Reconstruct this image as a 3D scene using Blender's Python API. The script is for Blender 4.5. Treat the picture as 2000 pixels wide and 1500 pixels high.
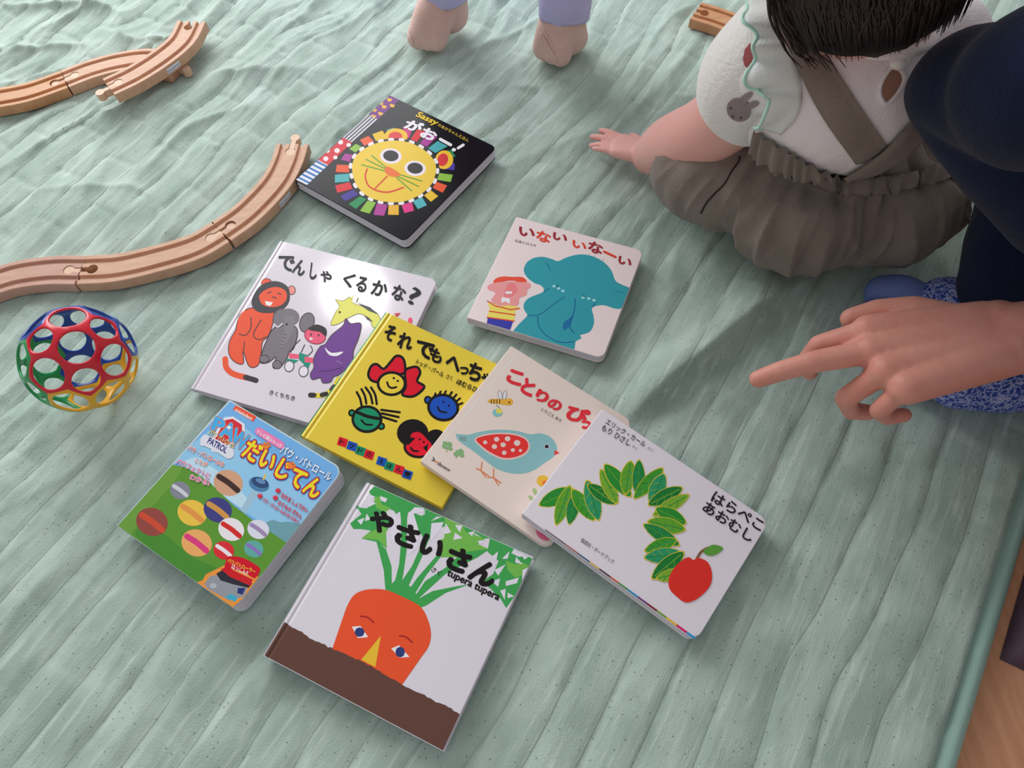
import bpy, bmesh, math, random
import numpy as np
from mathutils import Vector, Matrix, geometry, noise
from mathutils.bvhtree import BVHTree

random.seed(7)
for o in list(bpy.data.objects):
    bpy.data.objects.remove(o)
SC = bpy.context.scene
COL = SC.collection

# ------------------------------------------------------------------ camera
FPX, PITCH, ROLL, CAMH = 1503.6, math.radians(60.405), math.radians(4.165), 0.66
cp, sp = math.cos(PITCH), math.sin(PITCH)
cr, sr = math.cos(ROLL), math.sin(ROLL)
FWD = Vector((0, cp, -sp)); UPV = Vector((0, sp, cp)); RIG = Vector((1, 0, 0))
CX = RIG * cr - UPV * sr
CY = RIG * sr + UPV * cr
CAM = Vector((0, 0, CAMH))
cam_d = bpy.data.cameras.new('camera')
cam_d.sensor_fit = 'HORIZONTAL'; cam_d.sensor_width = 36.0
cam_d.lens = 36.0 * FPX / 2000.0
cam_d.clip_start = 0.02; cam_d.clip_end = 60
cam = bpy.data.objects.new('camera', cam_d); COL.objects.link(cam)
cam.matrix_world = Matrix(((CX.x, CY.x, -FWD.x, 0), (CX.y, CY.y, -FWD.y, 0), (CX.z, CY.z, -FWD.z, CAMH), (0, 0, 0, 1)))
SC.camera = cam

# ------------------------------------------------------------------ world, lamps, exposure
SC.view_settings.view_transform = 'Standard'
SC.view_settings.look = 'None'
SC.view_settings.gamma = 1.0
SC.view_settings.exposure = 0.0
SC.view_settings.use_curve_mapping = False
wd = bpy.data.worlds.new('room_light'); SC.world = wd; wd.use_nodes = True
wd.node_tree.nodes['Background'].inputs[0].default_value = (1.0, 1.0, 1.0, 1)
wd.node_tree.nodes['Background'].inputs[1].default_value = 0.43


def area(name, loc, target, sx, sy, power, col, shape='RECTANGLE'):
    d = bpy.data.lights.new(name, 'AREA'); d.shape = shape; d.size = sx; d.size_y = sy
    d.energy = power; d.color = col
    o = bpy.data.objects.new(name, d); COL.objects.link(o)
    o.location = loc
    o.rotation_euler = (Vector(target) - Vector(loc)).to_track_quat('-Z', 'Y').to_euler()
    return o


# daylight through a wide window beyond the far left of the quilt, and the round lamp of the ceiling
area('window_light', (-1.0, 2.5, 1.2), (-0.1, 0.6, 0.0), 2.0, 1.4, 66, (0.97, 0.99, 1.0))
area('ceiling_light', (-0.69, 2.15, 2.2), (-0.16, 0.5, 0.0), 0.3, 0.3, 3, (1.0, 0.98, 0.96), 'DISK')


# ------------------------------------------------------------------ helpers
def ray(x, y):
    dx, dy = x - 1000.0, y - 750.0
    return (CX * dx - CY * dy + FWD * FPX).normalized()


def at(x, y, z=0.0):
    d = ray(x, y)
    return CAM + d * ((z - CAMH) / d.z)


def lin(c):
    out = []
    for v in c[:3]:
        v = v / 255.0
        out.append(v / 12.92 if v <= 0.04045 else ((v + 0.055) / 1.055) ** 2.4)
    return out


GAIN = 1.38


def alb(c, g=GAIN):
    return [min(0.9, v * g) for v in lin(c)]


def sock(node, *names):
    for n in names:
        if n in node.inputs:
            return node.inputs[n]


def mat(name, col, rough=0.6, spec=0.35, bump=None, var=None, sheen=0.0, coat=0.0, sss=0.0, gain=GAIN):
    """principled material; bump=(scale,strength[,stretch]); var=(scale,colour2,amount)"""
    m = bpy.data.materials.new(name); m.use_nodes = True
    nt = m.node_tree; b = nt.nodes['Principled BSDF']
    base = alb(col, gain)
    b.inputs['Base Color'].default_value = (*base, 1)
    b.inputs['Roughness'].default_value = rough
    sock(b, 'Specular IOR Level').default_value = spec
    if sheen:
        b.inputs['Sheen Weight'].default_value = sheen
    if coat:
        b.inputs['Coat Weight'].default_value = coat; b.inputs['Coat Roughness'].default_value = 0.08
    if sss:
        b.inputs['Subsurface Weight'].default_value = sss
        b.inputs['Subsurface Radius'].default_value = (1.0, 0.35, 0.2)
        b.inputs['Subsurface Scale'].default_value = 0.004
    tc = nt.nodes.new('ShaderNodeTexCoord')
    if bump:
        mp = nt.nodes.new('ShaderNodeMapping')
        st = bump[2] if len(bump) > 2 else (1, 1, 1)
        mp.inputs['Scale'].default_value = st
        nz = nt.nodes.new('ShaderNodeTexNoise'); nz.inputs['Scale'].default_value = bump[0]; nz.inputs['Detail'].default_value = 3
        bp = nt.nodes.new('ShaderNodeBump'); bp.inputs['Strength'].default_value = bump[1]; bp.inputs['Distance'].default_value = 0.002
        nt.links.new(tc.outputs['Object'], mp.inputs[0]); nt.links.new(mp.outputs[0], nz.inputs['Vector'])
        nt.links.new(nz.outputs['Fac'], bp.inputs['Height']); nt.links.new(bp.outputs[0], b.inputs['Normal'])
    if var:
        mp = nt.nodes.new('ShaderNodeMapping')
        mp.inputs['Scale'].default_value = var[3] if len(var) > 3 else (1, 1, 1)
        nz = nt.nodes.new('ShaderNodeTexNoise'); nz.inputs['Scale'].default_value = var[0]; nz.inputs['Detail'].default_value = 4
        mx = nt.nodes.new('ShaderNodeMix'); mx.data_type = 'RGBA'
        rp = nt.nodes.new('ShaderNodeMapRange'); rp.inputs['From Min'].default_value = 0.35; rp.inputs['From Max'].default_value = 0.65
        rp.inputs['To Max'].default_value = var[2]
        nt.links.new(tc.outputs['Object'], mp.inputs[0]); nt.links.new(mp.outputs[0], nz.inputs['Vector'])
        nt.links.new(nz.outputs['Fac'], rp.inputs['Value']); nt.links.new(rp.outputs[0], mx.inputs['Factor'])
        mx.inputs['A'].default_value = (*base, 1); mx.inputs['B'].default_value = (*alb(var[1], gain), 1)
        nt.links.new(mx.outputs['Result'], b.inputs['Base Color'])
    return m


def mesh_obj(name, verts, faces, m, parent=None, smooth=False):
    me = bpy.data.meshes.new(name)
    me.from_pydata([tuple(v) for v in verts], [], [tuple(f) for f in faces]); me.update()
    if m: me.materials.append(m)
    if smooth:
        me.polygons.foreach_set('use_smooth', [True] * len(me.polygons))
    o = bpy.data.objects.new(name, me); COL.objects.link(o)
    if parent: o.parent = parent
    return o


def bm_obj(name, bm, m, parent=None, smooth=False):
    me = bpy.data.meshes.new(name); bm.normal_update(); bm.to_mesh(me); bm.free()
    if m: me.materials.append(m)
    if smooth:
        me.polygons.foreach_set('use_smooth', [True] * len(me.polygons))
    o = bpy.data.objects.new(name, me); COL.objects.link(o)
    if parent: o.parent = parent
    return o


def bake(o):
    """replace an object's mesh by its evaluated (modified) mesh"""
    dg = bpy.context.evaluated_depsgraph_get(); dg.update()
    me = bpy.data.meshes.new_from_object(o.evaluated_get(dg))
    o.modifiers.clear(); old = o.data; o.data = me; me.name = o.name
    return o


def tag(o, label, cat, group=None):
    o['label'] = label; o['category'] = cat
    if group: o['group'] = group
    return o


def empty(name, loc=(0, 0, 0), mw=None):
    o = bpy.data.objects.new(name, None); COL.objects.link(o); o.empty_display_size = 0.02
    if mw is not None: o.matrix_world = mw
    else: o.location = loc
    return o


def spline(pts, n=6, closed=False):
    """Catmull-Rom through points of any dimension"""
    P = [np.array(p, float) for p in pts]; N = len(P); out = []
    rng = range(N) if closed else range(N - 1)
    for i in rng:
        p1, p2 = P[i], P[(i + 1) % N]
        p0 = P[(i - 1) % N] if closed or i > 0 else 2 * p1 - p2
        p3 = P[(i + 2) % N] if closed or i + 2 < N else 2 * p2 - p1
        for k in range(n):
            t = k / n
            out.append(0.5 * ((2 * p1) + (p2 - p0) * t + (2 * p0 - 5 * p1 + 4 * p2 - p3) * t * t + (3 * p1 - p0 - 3 * p2 + p3) * t ** 3))
    if not closed: out.append(P[-1])
    return out


def resample(pts, n):
    P = np.array(pts, float); d = np.r_[0, np.cumsum(np.linalg.norm(np.diff(P, axis=0), axis=1))]
    s = np.linspace(0, d[-1], n)
    return [np.array([np.interp(x, d, P[:, k]) for k in range(P.shape[1])]) for x in s]


def tube(bm, pts, radii, seg=8, cap=True):
    """tapered tube along 3-D points"""
    P = [Vector(p) for p in pts]; N = len(P)
    if not hasattr(radii, '__len__'): radii = [radii] * N
    rings = []; ref = None
    for i, p in enumerate(P):
        t = (P[min(i + 1, N - 1)] - P[max(i - 1, 0)]).normalized()
        if ref is None:
            ref = t.orthogonal().normalized()
        ref = (ref - t * ref.dot(t)).normalized(); b = t.cross(ref)
        rings.append([bm.verts.new(p + (ref * math.cos(a) + b * math.sin(a)) * radii[i]) for a in [2 * math.pi * k / seg for k in range(seg)]])
    for i in range(N - 1):
        for k in range(seg):
            bm.faces.new((rings[i][k], rings[i][(k + 1) % seg], rings[i + 1][(k + 1) % seg], rings[i + 1][k]))
    if cap:
        bm.faces.new(rings[0][::-1]); bm.faces.new(rings[-1])


def vnoise(x, y, seed=0):
    """smooth value noise on arrays"""
    xi = np.floor(x).astype(np.int64); yi = np.floor(y).astype(np.int64)
    fx = x - xi; fy = y - yi
    fx = fx * fx * (3 - 2 * fx); fy = fy * fy * (3 - 2 * fy)

    def h(a, b):
        v = (a * 374761393 + b * 668265263 + seed * 1442695041) & 0xffffffff
        v = ((v ^ (v >> 13)) * 1274126177) & 0xffffffff
        v = v ^ (v >> 16)
        return (v & 0xffff) / 65535.0
    return (h(xi, yi) * (1 - fx) + h(xi + 1, yi) * fx) * (1 - fy) + (h(xi, yi + 1) * (1 - fx) + h(xi + 1, yi + 1) * fx) * fy
# ================================================================== books: frames first (the quilt is pressed flat under them)
class Book:
    def __init__(s, name, corners, zs, thick, label):
        s.th = thick
        p = [at(c[0], c[1], z) if c else None for c, z in zip(corners, zs)]
        if p[1] is None: p[1] = p[0] + p[2] - p[3]
        if p[2] is None: p[2] = p[1] + p[3] - p[0]
        U = ((p[1] - p[0]) + (p[2] - p[3])).normalized()
        V = (p[0] - p[3]) + (p[1] - p[2]); V = (V - U * V.dot(U)).normalized()
        s.U, s.V, s.N = U, V, U.cross(V)
        s.C = (p[0] + p[1] + p[2] + p[3]) / 4
        s.W = ((p[1] - p[0]).length + (p[2] - p[3]).length) / 2
        s.H = ((p[0] - p[3]).length + (p[1] - p[2]).length) / 2
        base = s.C - s.N * thick
        s.mw = Matrix(((U.x, V.x, s.N.x, base.x), (U.y, V.y, s.N.y, base.y), (U.z, V.z, s.N.z, base.z), (0, 0, 0, 1)))
        s.root = empty(name, mw=s.mw)
        tag(s.root, label, 'book', 'picture books on the quilt')
        s.layer = 0; s.cur = None; s.crop = (0, 0, 1)
        s.prof = lambda u: 0.0; s.bend = 0.0; s.gain = GAIN

    def foot(s):
        return [s.mw @ Vector((a * s.W / 2, b * s.H / 2, 0)) for a, b in ((-1, -1), (1, -1), (1, 1), (-1, 1))]

    # ---- print on the cover
    def P(s, x, y):
        x, y = s.crop[0] + x / s.crop[2], s.crop[1] + y / s.crop[2]
        d = ray(x, y); t = (s.C - CAM).dot(s.N) / d.dot(s.N)
        q = CAM + d * t - s.C
        u, v = q.dot(s.U), q.dot(s.V)
        e = 0.0004
        return (max(-s.W / 2 + e, min(s.W / 2 - e, u)), max(-s.H / 2 + e, min(s.H / 2 - e, v)))

    def begin(s, name):
        s.flush(); s.cur = name; s.v = []; s.f = []; s.c = []

    def flush(s):
        if s.cur and s.f:
            o = mesh_obj(s.cur, s.v, s.f, PRINT, s.root)
            at_ = o.data.color_attributes.new('Col', 'FLOAT_COLOR', 'CORNER')
            i = 0
            buf = []
            for f, c in zip(s.f, s.c):
                buf += [*c, 1.0] * len(f)
            at_.data.foreach_set('color', buf)
        s.cur = None

    def add(s, uv, tris, col, per=0):
        s.layer += 1; z = s.th + 0.00004 + s.layer * 0.0000025
        k = len(s.v); c = alb(col, s.gain)
        if per:
            s.layer += len(uv) // per - 1
            s.v += [(u, v, z + (i // per) * 0.0000025 + s.prof(u)) for i, (u, v) in enumerate(uv)]
        else:
            s.v += [(u, v, z + s.prof(u)) for u, v in uv]
        for t in tris:
            a, b, d = [uv[i] for i in t]
            if (b[0] - a[0]) * (d[1] - a[1]) - (b[1] - a[1]) * (d[0] - a[0]) < 0: t = t[::-1]
            s.f.append(tuple(i + k for i in t)); s.c.append(c)

    def poly(s, pts, col, smooth=0, outline=0, ocol=(25, 22, 24)):
        if smooth: pts = spline(pts, smooth, True)
        uv = [s.P(*p) for p in pts]
        k = len(uv); ulo = min(p[0] for p in uv)
        if s.bend and ulo < -s.W / 2 + s.bend:      # follow the spine groove of a hardcover
            vlo, vhi = min(p[1] for p in uv), max(p[1] for p in uv)
            uv = uv + [(-s.W / 2 + s.bend * j / 14, vlo + (vhi - vlo) * (i + .5) / 24) for j in range(15) for i in range(24)]
        vo, _, tris, *_r = geometry.delaunay_2d_cdt([Vector(p) for p in uv], [], [list(range(k))], 1, 1e-7)
        s.add([(p.x, p.y) for p in vo], [tuple(t) for t in tris], col)
        if outline: s.line(list(pts) + [pts[0]], outline, ocol)

    def ell(s, cx, cy, rx, ry, col, rot=0, n=20, outline=0, ocol=(25, 22, 24)):
        a = math.radians(rot)
        pts = [(cx + rx * math.cos(t) * math.cos(a) - ry * math.sin(t) * math.sin(a), cy + rx * math.cos(t) * math.sin(a) + ry * math.sin(t) * math.cos(a)) for t in [2 * math.pi * k / n for k in range(n)]]
        s.poly(pts, col)
        if outline: s.line(pts + [pts[0]], outline, ocol)

    def line(s, pts, w, col, smooth=0, w2=None):
        if smooth: pts = spline(pts, smooth)
        P = [np.array(p, float) for p in pts]; n = len(P); L = []; R = []
        for i in range(n):
            t = P[min(i + 1, n - 1)] - P[max(i - 1, 0)]
            if i == n - 1 and np.allclose(P[0], P[-1]): t = P[1] - P[-2]
            if i == 0 and np.allclose(P[0], P[-1]): t = P[1] - P[-2]
            t = t / (np.linalg.norm(t) + 1e-9); nn = np.array([-t[1], t[0]])
            ww = w if w2 is None else w + (w2 - w) * i / (n - 1)
            L.append(P[i] + nn * ww / 2); R.append(P[i] - nn * ww / 2)
        uv = [s.P(*p) for p in L] + [s.P(*p) for p in R]
        tris = []
        for i in range(n - 1):
            tris += [(i, i + 1, n + i), (i + 1, n + i + 1, n + i)]
        s.add(uv, tris, col)
        if not np.allclose(P[0], P[-1]):
            for e, ww in ((P[0], w), (P[-1], w if w2 is None else w2)):
                if ww > 5: s.ell(e[0], e[1], ww / 2, ww / 2, col, n=10)

    def text(s, body, tl, tr, bl, col, bold=0.0, shear=0.0):
        vs, fs = glyphs(body)
        tl, tr, bl = np.array(tl, float), np.array(tr, float), np.array(bl, float)
        ring = [(0.0, 0.0)] + ([(bold * math.cos(a), bold * math.sin(a)) for a in [math.pi * k / 4 for k in range(8)]] if bold else [])
        sx, sy = _sz[body]; uv = []; ff = []
        for ox, oy in ring:
            k = len(uv)
            for x, y in vs:
                x, y = x + ox / sx, y + oy / sy
                uv.append(s.P(*(tl + (tr - tl) * (x + shear * (y - 0.5)) + (bl - tl) * (1 - y))))
            ff += [tuple(i + k for i in t) for t in fs]
        s.add(uv, ff, col, len(vs))


_gl = {}; _sz = {}


def glyphs(body):
    if body in _gl: return _gl[body]

    def build(off):
        c = bpy.data.curves.new('t', 'FONT'); c.body = body; c.offset = off; c.resolution_u = 3
        o = bpy.data.objects.new('t', c); COL.objects.link(o)
        dg = bpy.context.evaluated_depsgraph_get(); dg.update()
        me = bpy.data.meshes.new_from_object(o.evaluated_get(dg))
        v = np.array([(q.co.x, q.co.y) for q in me.vertices])
        me.calc_loop_triangles()
        f = [tuple(t.vertices) for t in me.loop_triangles]
        bpy.data.objects.remove(o); bpy.data.curves.remove(c); bpy.data.meshes.remove(me)
        return v, f
    v0, f0 = build(0.0)
    lo, hi = v0.min(0), v0.max(0)
    sz = np.maximum(hi - lo, 0.05); _sz[body] = sz
    _gl[body] = ([tuple(q) for q in (v0 - lo) / sz], f0)
    return _gl[body]


# print ink: the colour comes from each printed shape
PRINT = bpy.data.materials.new('printed_ink'); PRINT.use_nodes = True
_n = PRINT.node_tree; _b = _n.nodes['Principled BSDF']
_a = _n.nodes.new('ShaderNodeAttribute'); _a.attribute_name = 'Col'
_n.links.new(_a.outputs['Color'], _b.inputs['Base Color'])
_b.inputs['Roughness'].default_value = 0.32; sock(_b, 'Specular IOR Level').default_value = 0.16

B = {}
B['lion'] = Book('board_book', [(762, 184), (971, 290), (790, 469), (576, 354)], [.016] * 4, .015, 'black board book with a yellow lion face and coloured mane tiles')
B['eleph'] = Book('board_book', [(1010, 423), (1259.6, 490.8), (1175.4, 698.8), (912, 621)], [.012] * 4, .011, 'pale pink board book with a teal elephant covering its eyes')
B['densha'] = Book('hardcover_book', [(546, 470), (854.5, 547), None, (372.5, 757.5)], [.010] * 4, .0095, 'white glossy hardcover book with painted animals standing in a row')
B['yellow'] = Book('hardcover_book', [(754, 609), None, (864.7, 992), (588.7, 850.7)], [.0242, .0087, .0087, .0242], .0085, 'yellow hardcover book with outlined smiling faces, overlapping the white animal book')
B['bird'] = Book('board_book', [(1000.9, 681), (1240, 821.7), (1069, 1074.5), (820.5, 895.5)], [.0238, .0092, .0092, .0238], .009, 'cream board book with a teal bird with a red spotted wing')
B['cat'] = Book('board_book', [(1178, 802), (1508.8, 1018.8), (1353, 1251), (1019.6, 1000.5)], [.0285, .0130, .0130, .0285], .0125, 'white landscape board book with green and red picture, overlapping the bird book')
B['paw'] = Book('board_book', [(448.8, 783), (675.5, 917), (454, 1190.5), (228.8, 1025)], [.023] * 4, .022, 'thick blue and green board book with big yellow lettering')
B['carrot'] = Book('hardcover_book', [(718, 939), (1041, 1091), (866.7, 1463.6), (512.8, 1283.9)], [.0115] * 4, .011, 'white hardcover book with a big orange carrot growing in brown soil')


def rrect(w, h, r, n=5, left=True):
    """outline of a rectangle, corners rounded on the right (and left)"""
    out = []
    for cx, cy, a0, rr in ((w / 2, -h / 2, -90, r), (w / 2, h / 2, 0, r), (-w / 2, h / 2, 90, r if left else .0006), (-w / 2, -h / 2, 180, r if left else .0006)):
        ox = cx - math.copysign(rr, cx); oy = cy - math.copysign(rr, cy)
        for k in range(n + 1):
            a = math.radians(a0 + 90 * k / n)
            out.append((ox + rr * math.cos(a), oy + rr * math.sin(a)))
    return out


def slab(outline, z0, z1, bev=0.0004):
    """solid from an outline with eased rims"""
    n = len(outline); v = []; f = []
    cx = sum(p[0] for p in outline) / n; cy = sum(p[1] for p in outline) / n
    hx = max(abs(p[0] - cx) for p in outline); hy = max(abs(p[1] - cy) for p in outline)
    for z, i in ((z0, bev), (z0 + bev, 0), (z1 - bev, 0), (z1, bev)):
        v += [(cx + (x - cx) * (1 - i / hx), cy + (y - cy) * (1 - i / hy), z) for x, y in outline]
    for r in range(3):
        for k in range(n):
            f.append((r * n + k, r * n + (k + 1) % n, (r + 1) * n + (k + 1) % n, (r + 1) * n + k))
    f.append(tuple(range(n - 1, -1, -1))); f.append(tuple(range(3 * n, 4 * n)))
    return v, f


PAGE = mat('page_edges', (205, 200, 208), .7, .2, bump=(400, .5, (1, 1, 30)))


def board_book(b, name, col, rnd, sheets, spine_col=None, rough=.3, pagecol=None, spec=.35):
    m = mat(name, col, rough, spec)
    pm = PAGE if pagecol is None else mat(name + '_pages', pagecol, .7, .2)
    ct = .0011
    v, f = slab(rrect(b.W, b.H, rnd, left=False), b.th - ct, b.th); mesh_obj('front_cover', v, f, m, b.root)
    v, f = slab(rrect(b.W, b.H, rnd, left=False), 0, ct); mesh_obj('back_cover', v, f, m if spine_col is None else mat(name + '_back', spine_col, .4), b.root)
    # thick board pages, each a leaf with its own eased edge
    n = sheets; t = (b.th - 2 * ct) / n
    for i in range(n):
        ins = .0003 + .0004 * ((i * 37) % 3)
        v, f = slab([(x - ins if x > 0 else x + .0005, y * (1 - ins / (b.H / 2))) for x, y in rrect(b.W, b.H, rnd, left=False)], ct + i * t + .00003, ct + (i + 1) * t - .00003, min(.0005, t * .35))
        mesh_obj('page', v, f, pm, b.root)
    sm = m if spine_col is None else mat(name + '_spine', spine_col, rough)
    v, f = slab([(-b.W / 2 - .0006, -b.H / 2 + .0004), (-b.W / 2 + .0006, -b.H / 2 + .0004), (-b.W / 2 + .0006, b.H / 2 - .0004), (-b.W / 2 - .0006, b.H / 2 - .0004)], .0002, b.th - .0002, .0003)
    mesh_obj('spine', v, f, sm, b.root)


def hard_book(b, name, col, rough, spine_col, ridge=.0011, hinge=.0044, rnd=.0006, coat=.6):
    m = mat(name, col, rough, .5, coat=coat)
    W2 = b.W / 2

    def prof(u):
        d = u + W2
        if d < ridge * 2: return -.0012 * (1 - d / (ridge * 2)) ** 2
        if d > .0078: return 0.0
        return -.0010 * math.exp(-((d - hinge) / .0012) ** 2)
    b.prof = prof; b.bend = .008
    us = [-W2 + d for d in (0, .0004, .0008, .0013, .0019, .0025, .003, .0035, .004, .0044, .0048, .0053, .0058, .0064, .0072, .008, .014)] + [W2 - .012, W2 - .005, W2 - .0006, W2]
    for nm, zt, sg in (('front_cover', b.th, 1), ('back_cover', 0, -1)):
        v = []; f = []; t = .0019; n = len(us)
        for (lay, dz) in ((0, 0), (1, -t)):
            for j, yy in enumerate((-b.H / 2, b.H / 2)):
                for u in us:
                    y = yy
                    if u > W2 - rnd and rnd > .001:
                        k = (u - (W2 - rnd)) / rnd; y = math.copysign(b.H / 2 - rnd * (1 - math.sqrt(max(0, 1 - k * k))), yy)
                    e = -.0003 if (u > W2 - .0003 and lay == 0) else 0
                    v.append((u, y, zt + sg * (prof(u) + dz + e)))
        for i in range(n - 1):
            f.append((i, i + 1, n + i + 1, n + i)); f.append((2 * n + i, 3 * n + i, 3 * n + i + 1, 2 * n + i + 1))
            f.append((i, 2 * n + i, 2 * n + i + 1, i + 1)); f.append((n + i, n + i + 1, 3 * n + i + 1, 3 * n + i))
        f.append((0, n, 3 * n, 2 * n)); f.append((n - 1, 3 * n - 1, 4 * n - 1, 2 * n - 1))
        if sg < 0: f = [q[::-1] for q in f]
        mesh_obj(nm, v, f, m, b.root, smooth=False)
    v, f = slab([(x - .0022 if x > 0 else x + .003, y * (1 - .003 / (b.H / 2))) for x, y in rrect(b.W, b.H, max(rnd, .0006), left=False)], .0019, b.th - .0019, .0002)
    mesh_obj('page_block', v, f, PAGE, b.root)
    # rounded spine
    v = []; f = []; n = 9
    for y in (-b.H / 2, b.H / 2):
        for r in (0, .0016):
            for k in range(n):
                a = math.pi * k / (n - 1)
                v.append((-W2 + .0008 - (.0030 - r) * math.sin(a), y, b.th / 2 + (b.th / 2 - .0012 - r * .5) * math.cos(a)))
    for k in range(n - 1):
        f += [(k, k + 1, 2 * n + k + 1, 2 * n + k), (n + k + 1, n + k, 3 * n + k, 3 * n + k + 1), (k + 1, k, n + k, n + k + 1), (2 * n + k, 2 * n + k + 1, 3 * n + k + 1, 3 * n + k)]
    mesh_obj('spine', v, f, mat(name + '_spine', spine_col, rough, .5, coat=coat), b.root, True)


board_book(B['lion'], 'black_cover', (18, 16, 20), .007, 6, rough=.18, spec=.12)
B['lion'].gain = 1.0
board_book(B['eleph'], 'pale_pink_cover', (211, 195, 195), .008, 5, rough=.5)
hard_book(B['densha'], 'white_cover', (203, 194, 203), .12, (200, 192, 204), rnd=.007)
hard_book(B['yellow'], 'yellow_cover', (223, 185, 48), .3, (40, 130, 75), coat=.3)
board_book(B['bird'], 'cream_cover', (212, 196, 187), .009, 4, rough=.5, pagecol=(215, 196, 190))
board_book(B['cat'], 'bright_white_cover', (213, 204, 215), .009, 6, rough=.45)
board_book(B['paw'], 'coated_board', (176, 190, 196), .010, 8, rough=.25)
B['paw'].gain = 1.25
hard_book(B['carrot'], 'gloss_white_cover', (200, 194, 203), .2, (195, 190, 200), coat=.5)
# ================================================================== floor and quilt
fl = mesh_obj('floor', [(-4, -3, -.024), (4, -3, -.024), (4, 5, -.024), (-4, 5, -.024)], [(0, 1, 2, 3)],
              mat('wood_floor', (196, 144, 112), .5, .25, bump=(60, .12, (14, 1, 1)), var=(9, (178, 122, 92), .7, (14, 1.2, 1))))
fl['kind'] = 'structure'
HE0, HE1 = at(1883, 1500), at(1997, 1105)
TD = (HE1 - HE0); TD.z = 0; TD.normalize(); SD = Vector((-TD.y, TD.x, 0))
# (s,t): s runs inward from the hem, t along it

NS, NT = 600, 640
S = np.linspace(0.0, 1.95, NS); T = np.linspace(-0.62, 1.45, NT)
SS, TT = np.meshgrid(S, T, indexing='ij')
X = HE0.x + SD.x * SS + TD.x * TT; Y = HE0.y + SD.y * SS + TD.y * TT


def fbm(x, y, seed, octv=3):
    a = 0; amp = 1; tot = 0
    for k in range(octv):
        a = a + amp * vnoise(x * 2 ** k, y * 2 ** k, seed + k); tot += amp; amp *= .5
    return a / tot


# how crumpled: much at the far left, little near the hem
crum = np.clip((SS - 0.35) / 0.8, 0, 1) * np.clip((TT + 0.15) / 0.5, 0.25, 1)
wob = (fbm(SS * 2.2, TT * 4.0, 3) - .5) * (.030 + .06 * crum) + (vnoise(SS * 9, TT * 14, 9) - .5) * (.008 + .010 * crum)
sw = SS + wob
sp_ = .0385
q = (sw - .014) / sp_
strip = np.floor(q); ph = q - strip
pil = np.abs(np.sin(np.pi * ph)) ** .26
tiltn = vnoise(strip * 7.31 + 3, TT * 5.0 + strip * 2.7, 51) - .5
# cross stitches, shifted strip by strip
tw = TT + (fbm(SS * 5, TT * 3, 21) - .5) * .03
off = (strip * 0.37) % 1.0
cq = tw / .105 + off
cph = cq - np.floor(cq)
cro = np.exp(-((np.minimum(cph, 1 - cph) * .105) / .0038) ** 2)
h = .0042 * pil + .0068 * tiltn * (ph - .5) * np.minimum(1, pil * 1.2) - .0020 * cro * (0.3 + .7 * crum)
# wrinkles that run along the strips
wr = 1 - np.abs(2 * vnoise(sw * 52 + 2.5 * vnoise(SS * 7, TT * 7, 5), TT * 7.0, 13) - 1)
h += .0020 * wr ** 4 * (.5 + .8 * crum)
wr2 = 1 - np.abs(2 * vnoise(sw * 26 + 3 * vnoise(SS * 5, TT * 5, 6), TT * 5.5 + 2 * vnoise(SS * 6, TT * 3, 8), 17) - 1)
h += .0058 * wr2 ** 4 * (.22 + crum)
# creases that cut across at the crumpled side
cr_ = 1 - np.abs(2 * vnoise((SS * .5 + TT * .87) * 13 + 2 * vnoise(SS * 6, TT * 6, 31), (SS * .87 - TT * .5) * 6, 33) - 1)
h += .0085 * cr_ ** 6 * crum ** 1.2
# soft undulation
h += (fbm(SS * 6, TT * 3.2, 41, 2) - .5) * (.004 + .012 * crum)
# the long standing fold between the elephant book, the leaf book and the sitting child
A_, B_ = at(1285, 765), at(1545, 555)
dx, dy = B_.x - A_.x, B_.y - A_.y; L_ = math.hypot(dx, dy)
fu = ((X - A_.x) * dx + (Y - A_.y) * dy) / L_; fv = (-(X - A_.x) * dy + (Y - A_.y) * dx) / L_
wgt = np.clip((fu + .05) / .06, 0, 1) * np.clip((L_ + .03 - fu) / .06, 0, 1)
prof_ = np.where(fv > 0, np.exp(-(fv / .030) ** 2), np.exp(-(fv / .007) ** 2))
h += .022 * wgt * prof_
h -= .009
# bias binding along the hem: flat and lower than the filled part
e = np.clip((SS - .0145) / .004, 0, 1)
h = h * e + (-.008 + .002 * np.sin(np.clip(SS / .0145, 0, 1) * np.pi)) * (1 - e)
h -= .0035 * np.exp(-((SS - .0165) / .0016) ** 2)
# thins out to the border
h -= .006 * np.exp(-(SS / .003) ** 2)


def press(poly, z=-.0006, slope=.5, zfun=None):
    """lay the quilt flat under something standing on it"""
    global h
    n = len(poly); d = np.full(X.shape, 1e9); ins = np.zeros(X.shape, bool); j = n - 1
    for i in range(n):
        x1, y1 = poly[j][0], poly[j][1]; x2, y2 = poly[i][0], poly[i][1]
        ex, ey = x2 - x1, y2 - y1
        tt = np.clip(((X - x1) * ex + (Y - y1) * ey) / (ex * ex + ey * ey + 1e-12), 0, 1)
        d = np.minimum(d, np.hypot(X - x1 - ex * tt, Y - y1 - ey * tt))
        c = ((y1 > Y) != (y2 > Y)) & (X < (x2 - x1) * (Y - y1) / (y2 - y1 + 1e-12) + x1)
        ins ^= c; j = i
    d = np.where(ins, 0, d)
    h = np.minimum(h, z + d * slope)


def quilt_z(x, y):
    s_ = (x - HE0.x) * SD.x + (y - HE0.y) * SD.y; t_ = (x - HE0.x) * TD.x + (y - HE0.y) * TD.y
    i = int(round(np.clip(s_ / S[-1], 0, 1) * (NS - 1))); k = int(round(np.clip((t_ - T[0]) / (T[-1] - T[0]), 0, 1) * (NT - 1)))
    return float(h[i, k])


for b in B.values():
    press(b.foot())

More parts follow.
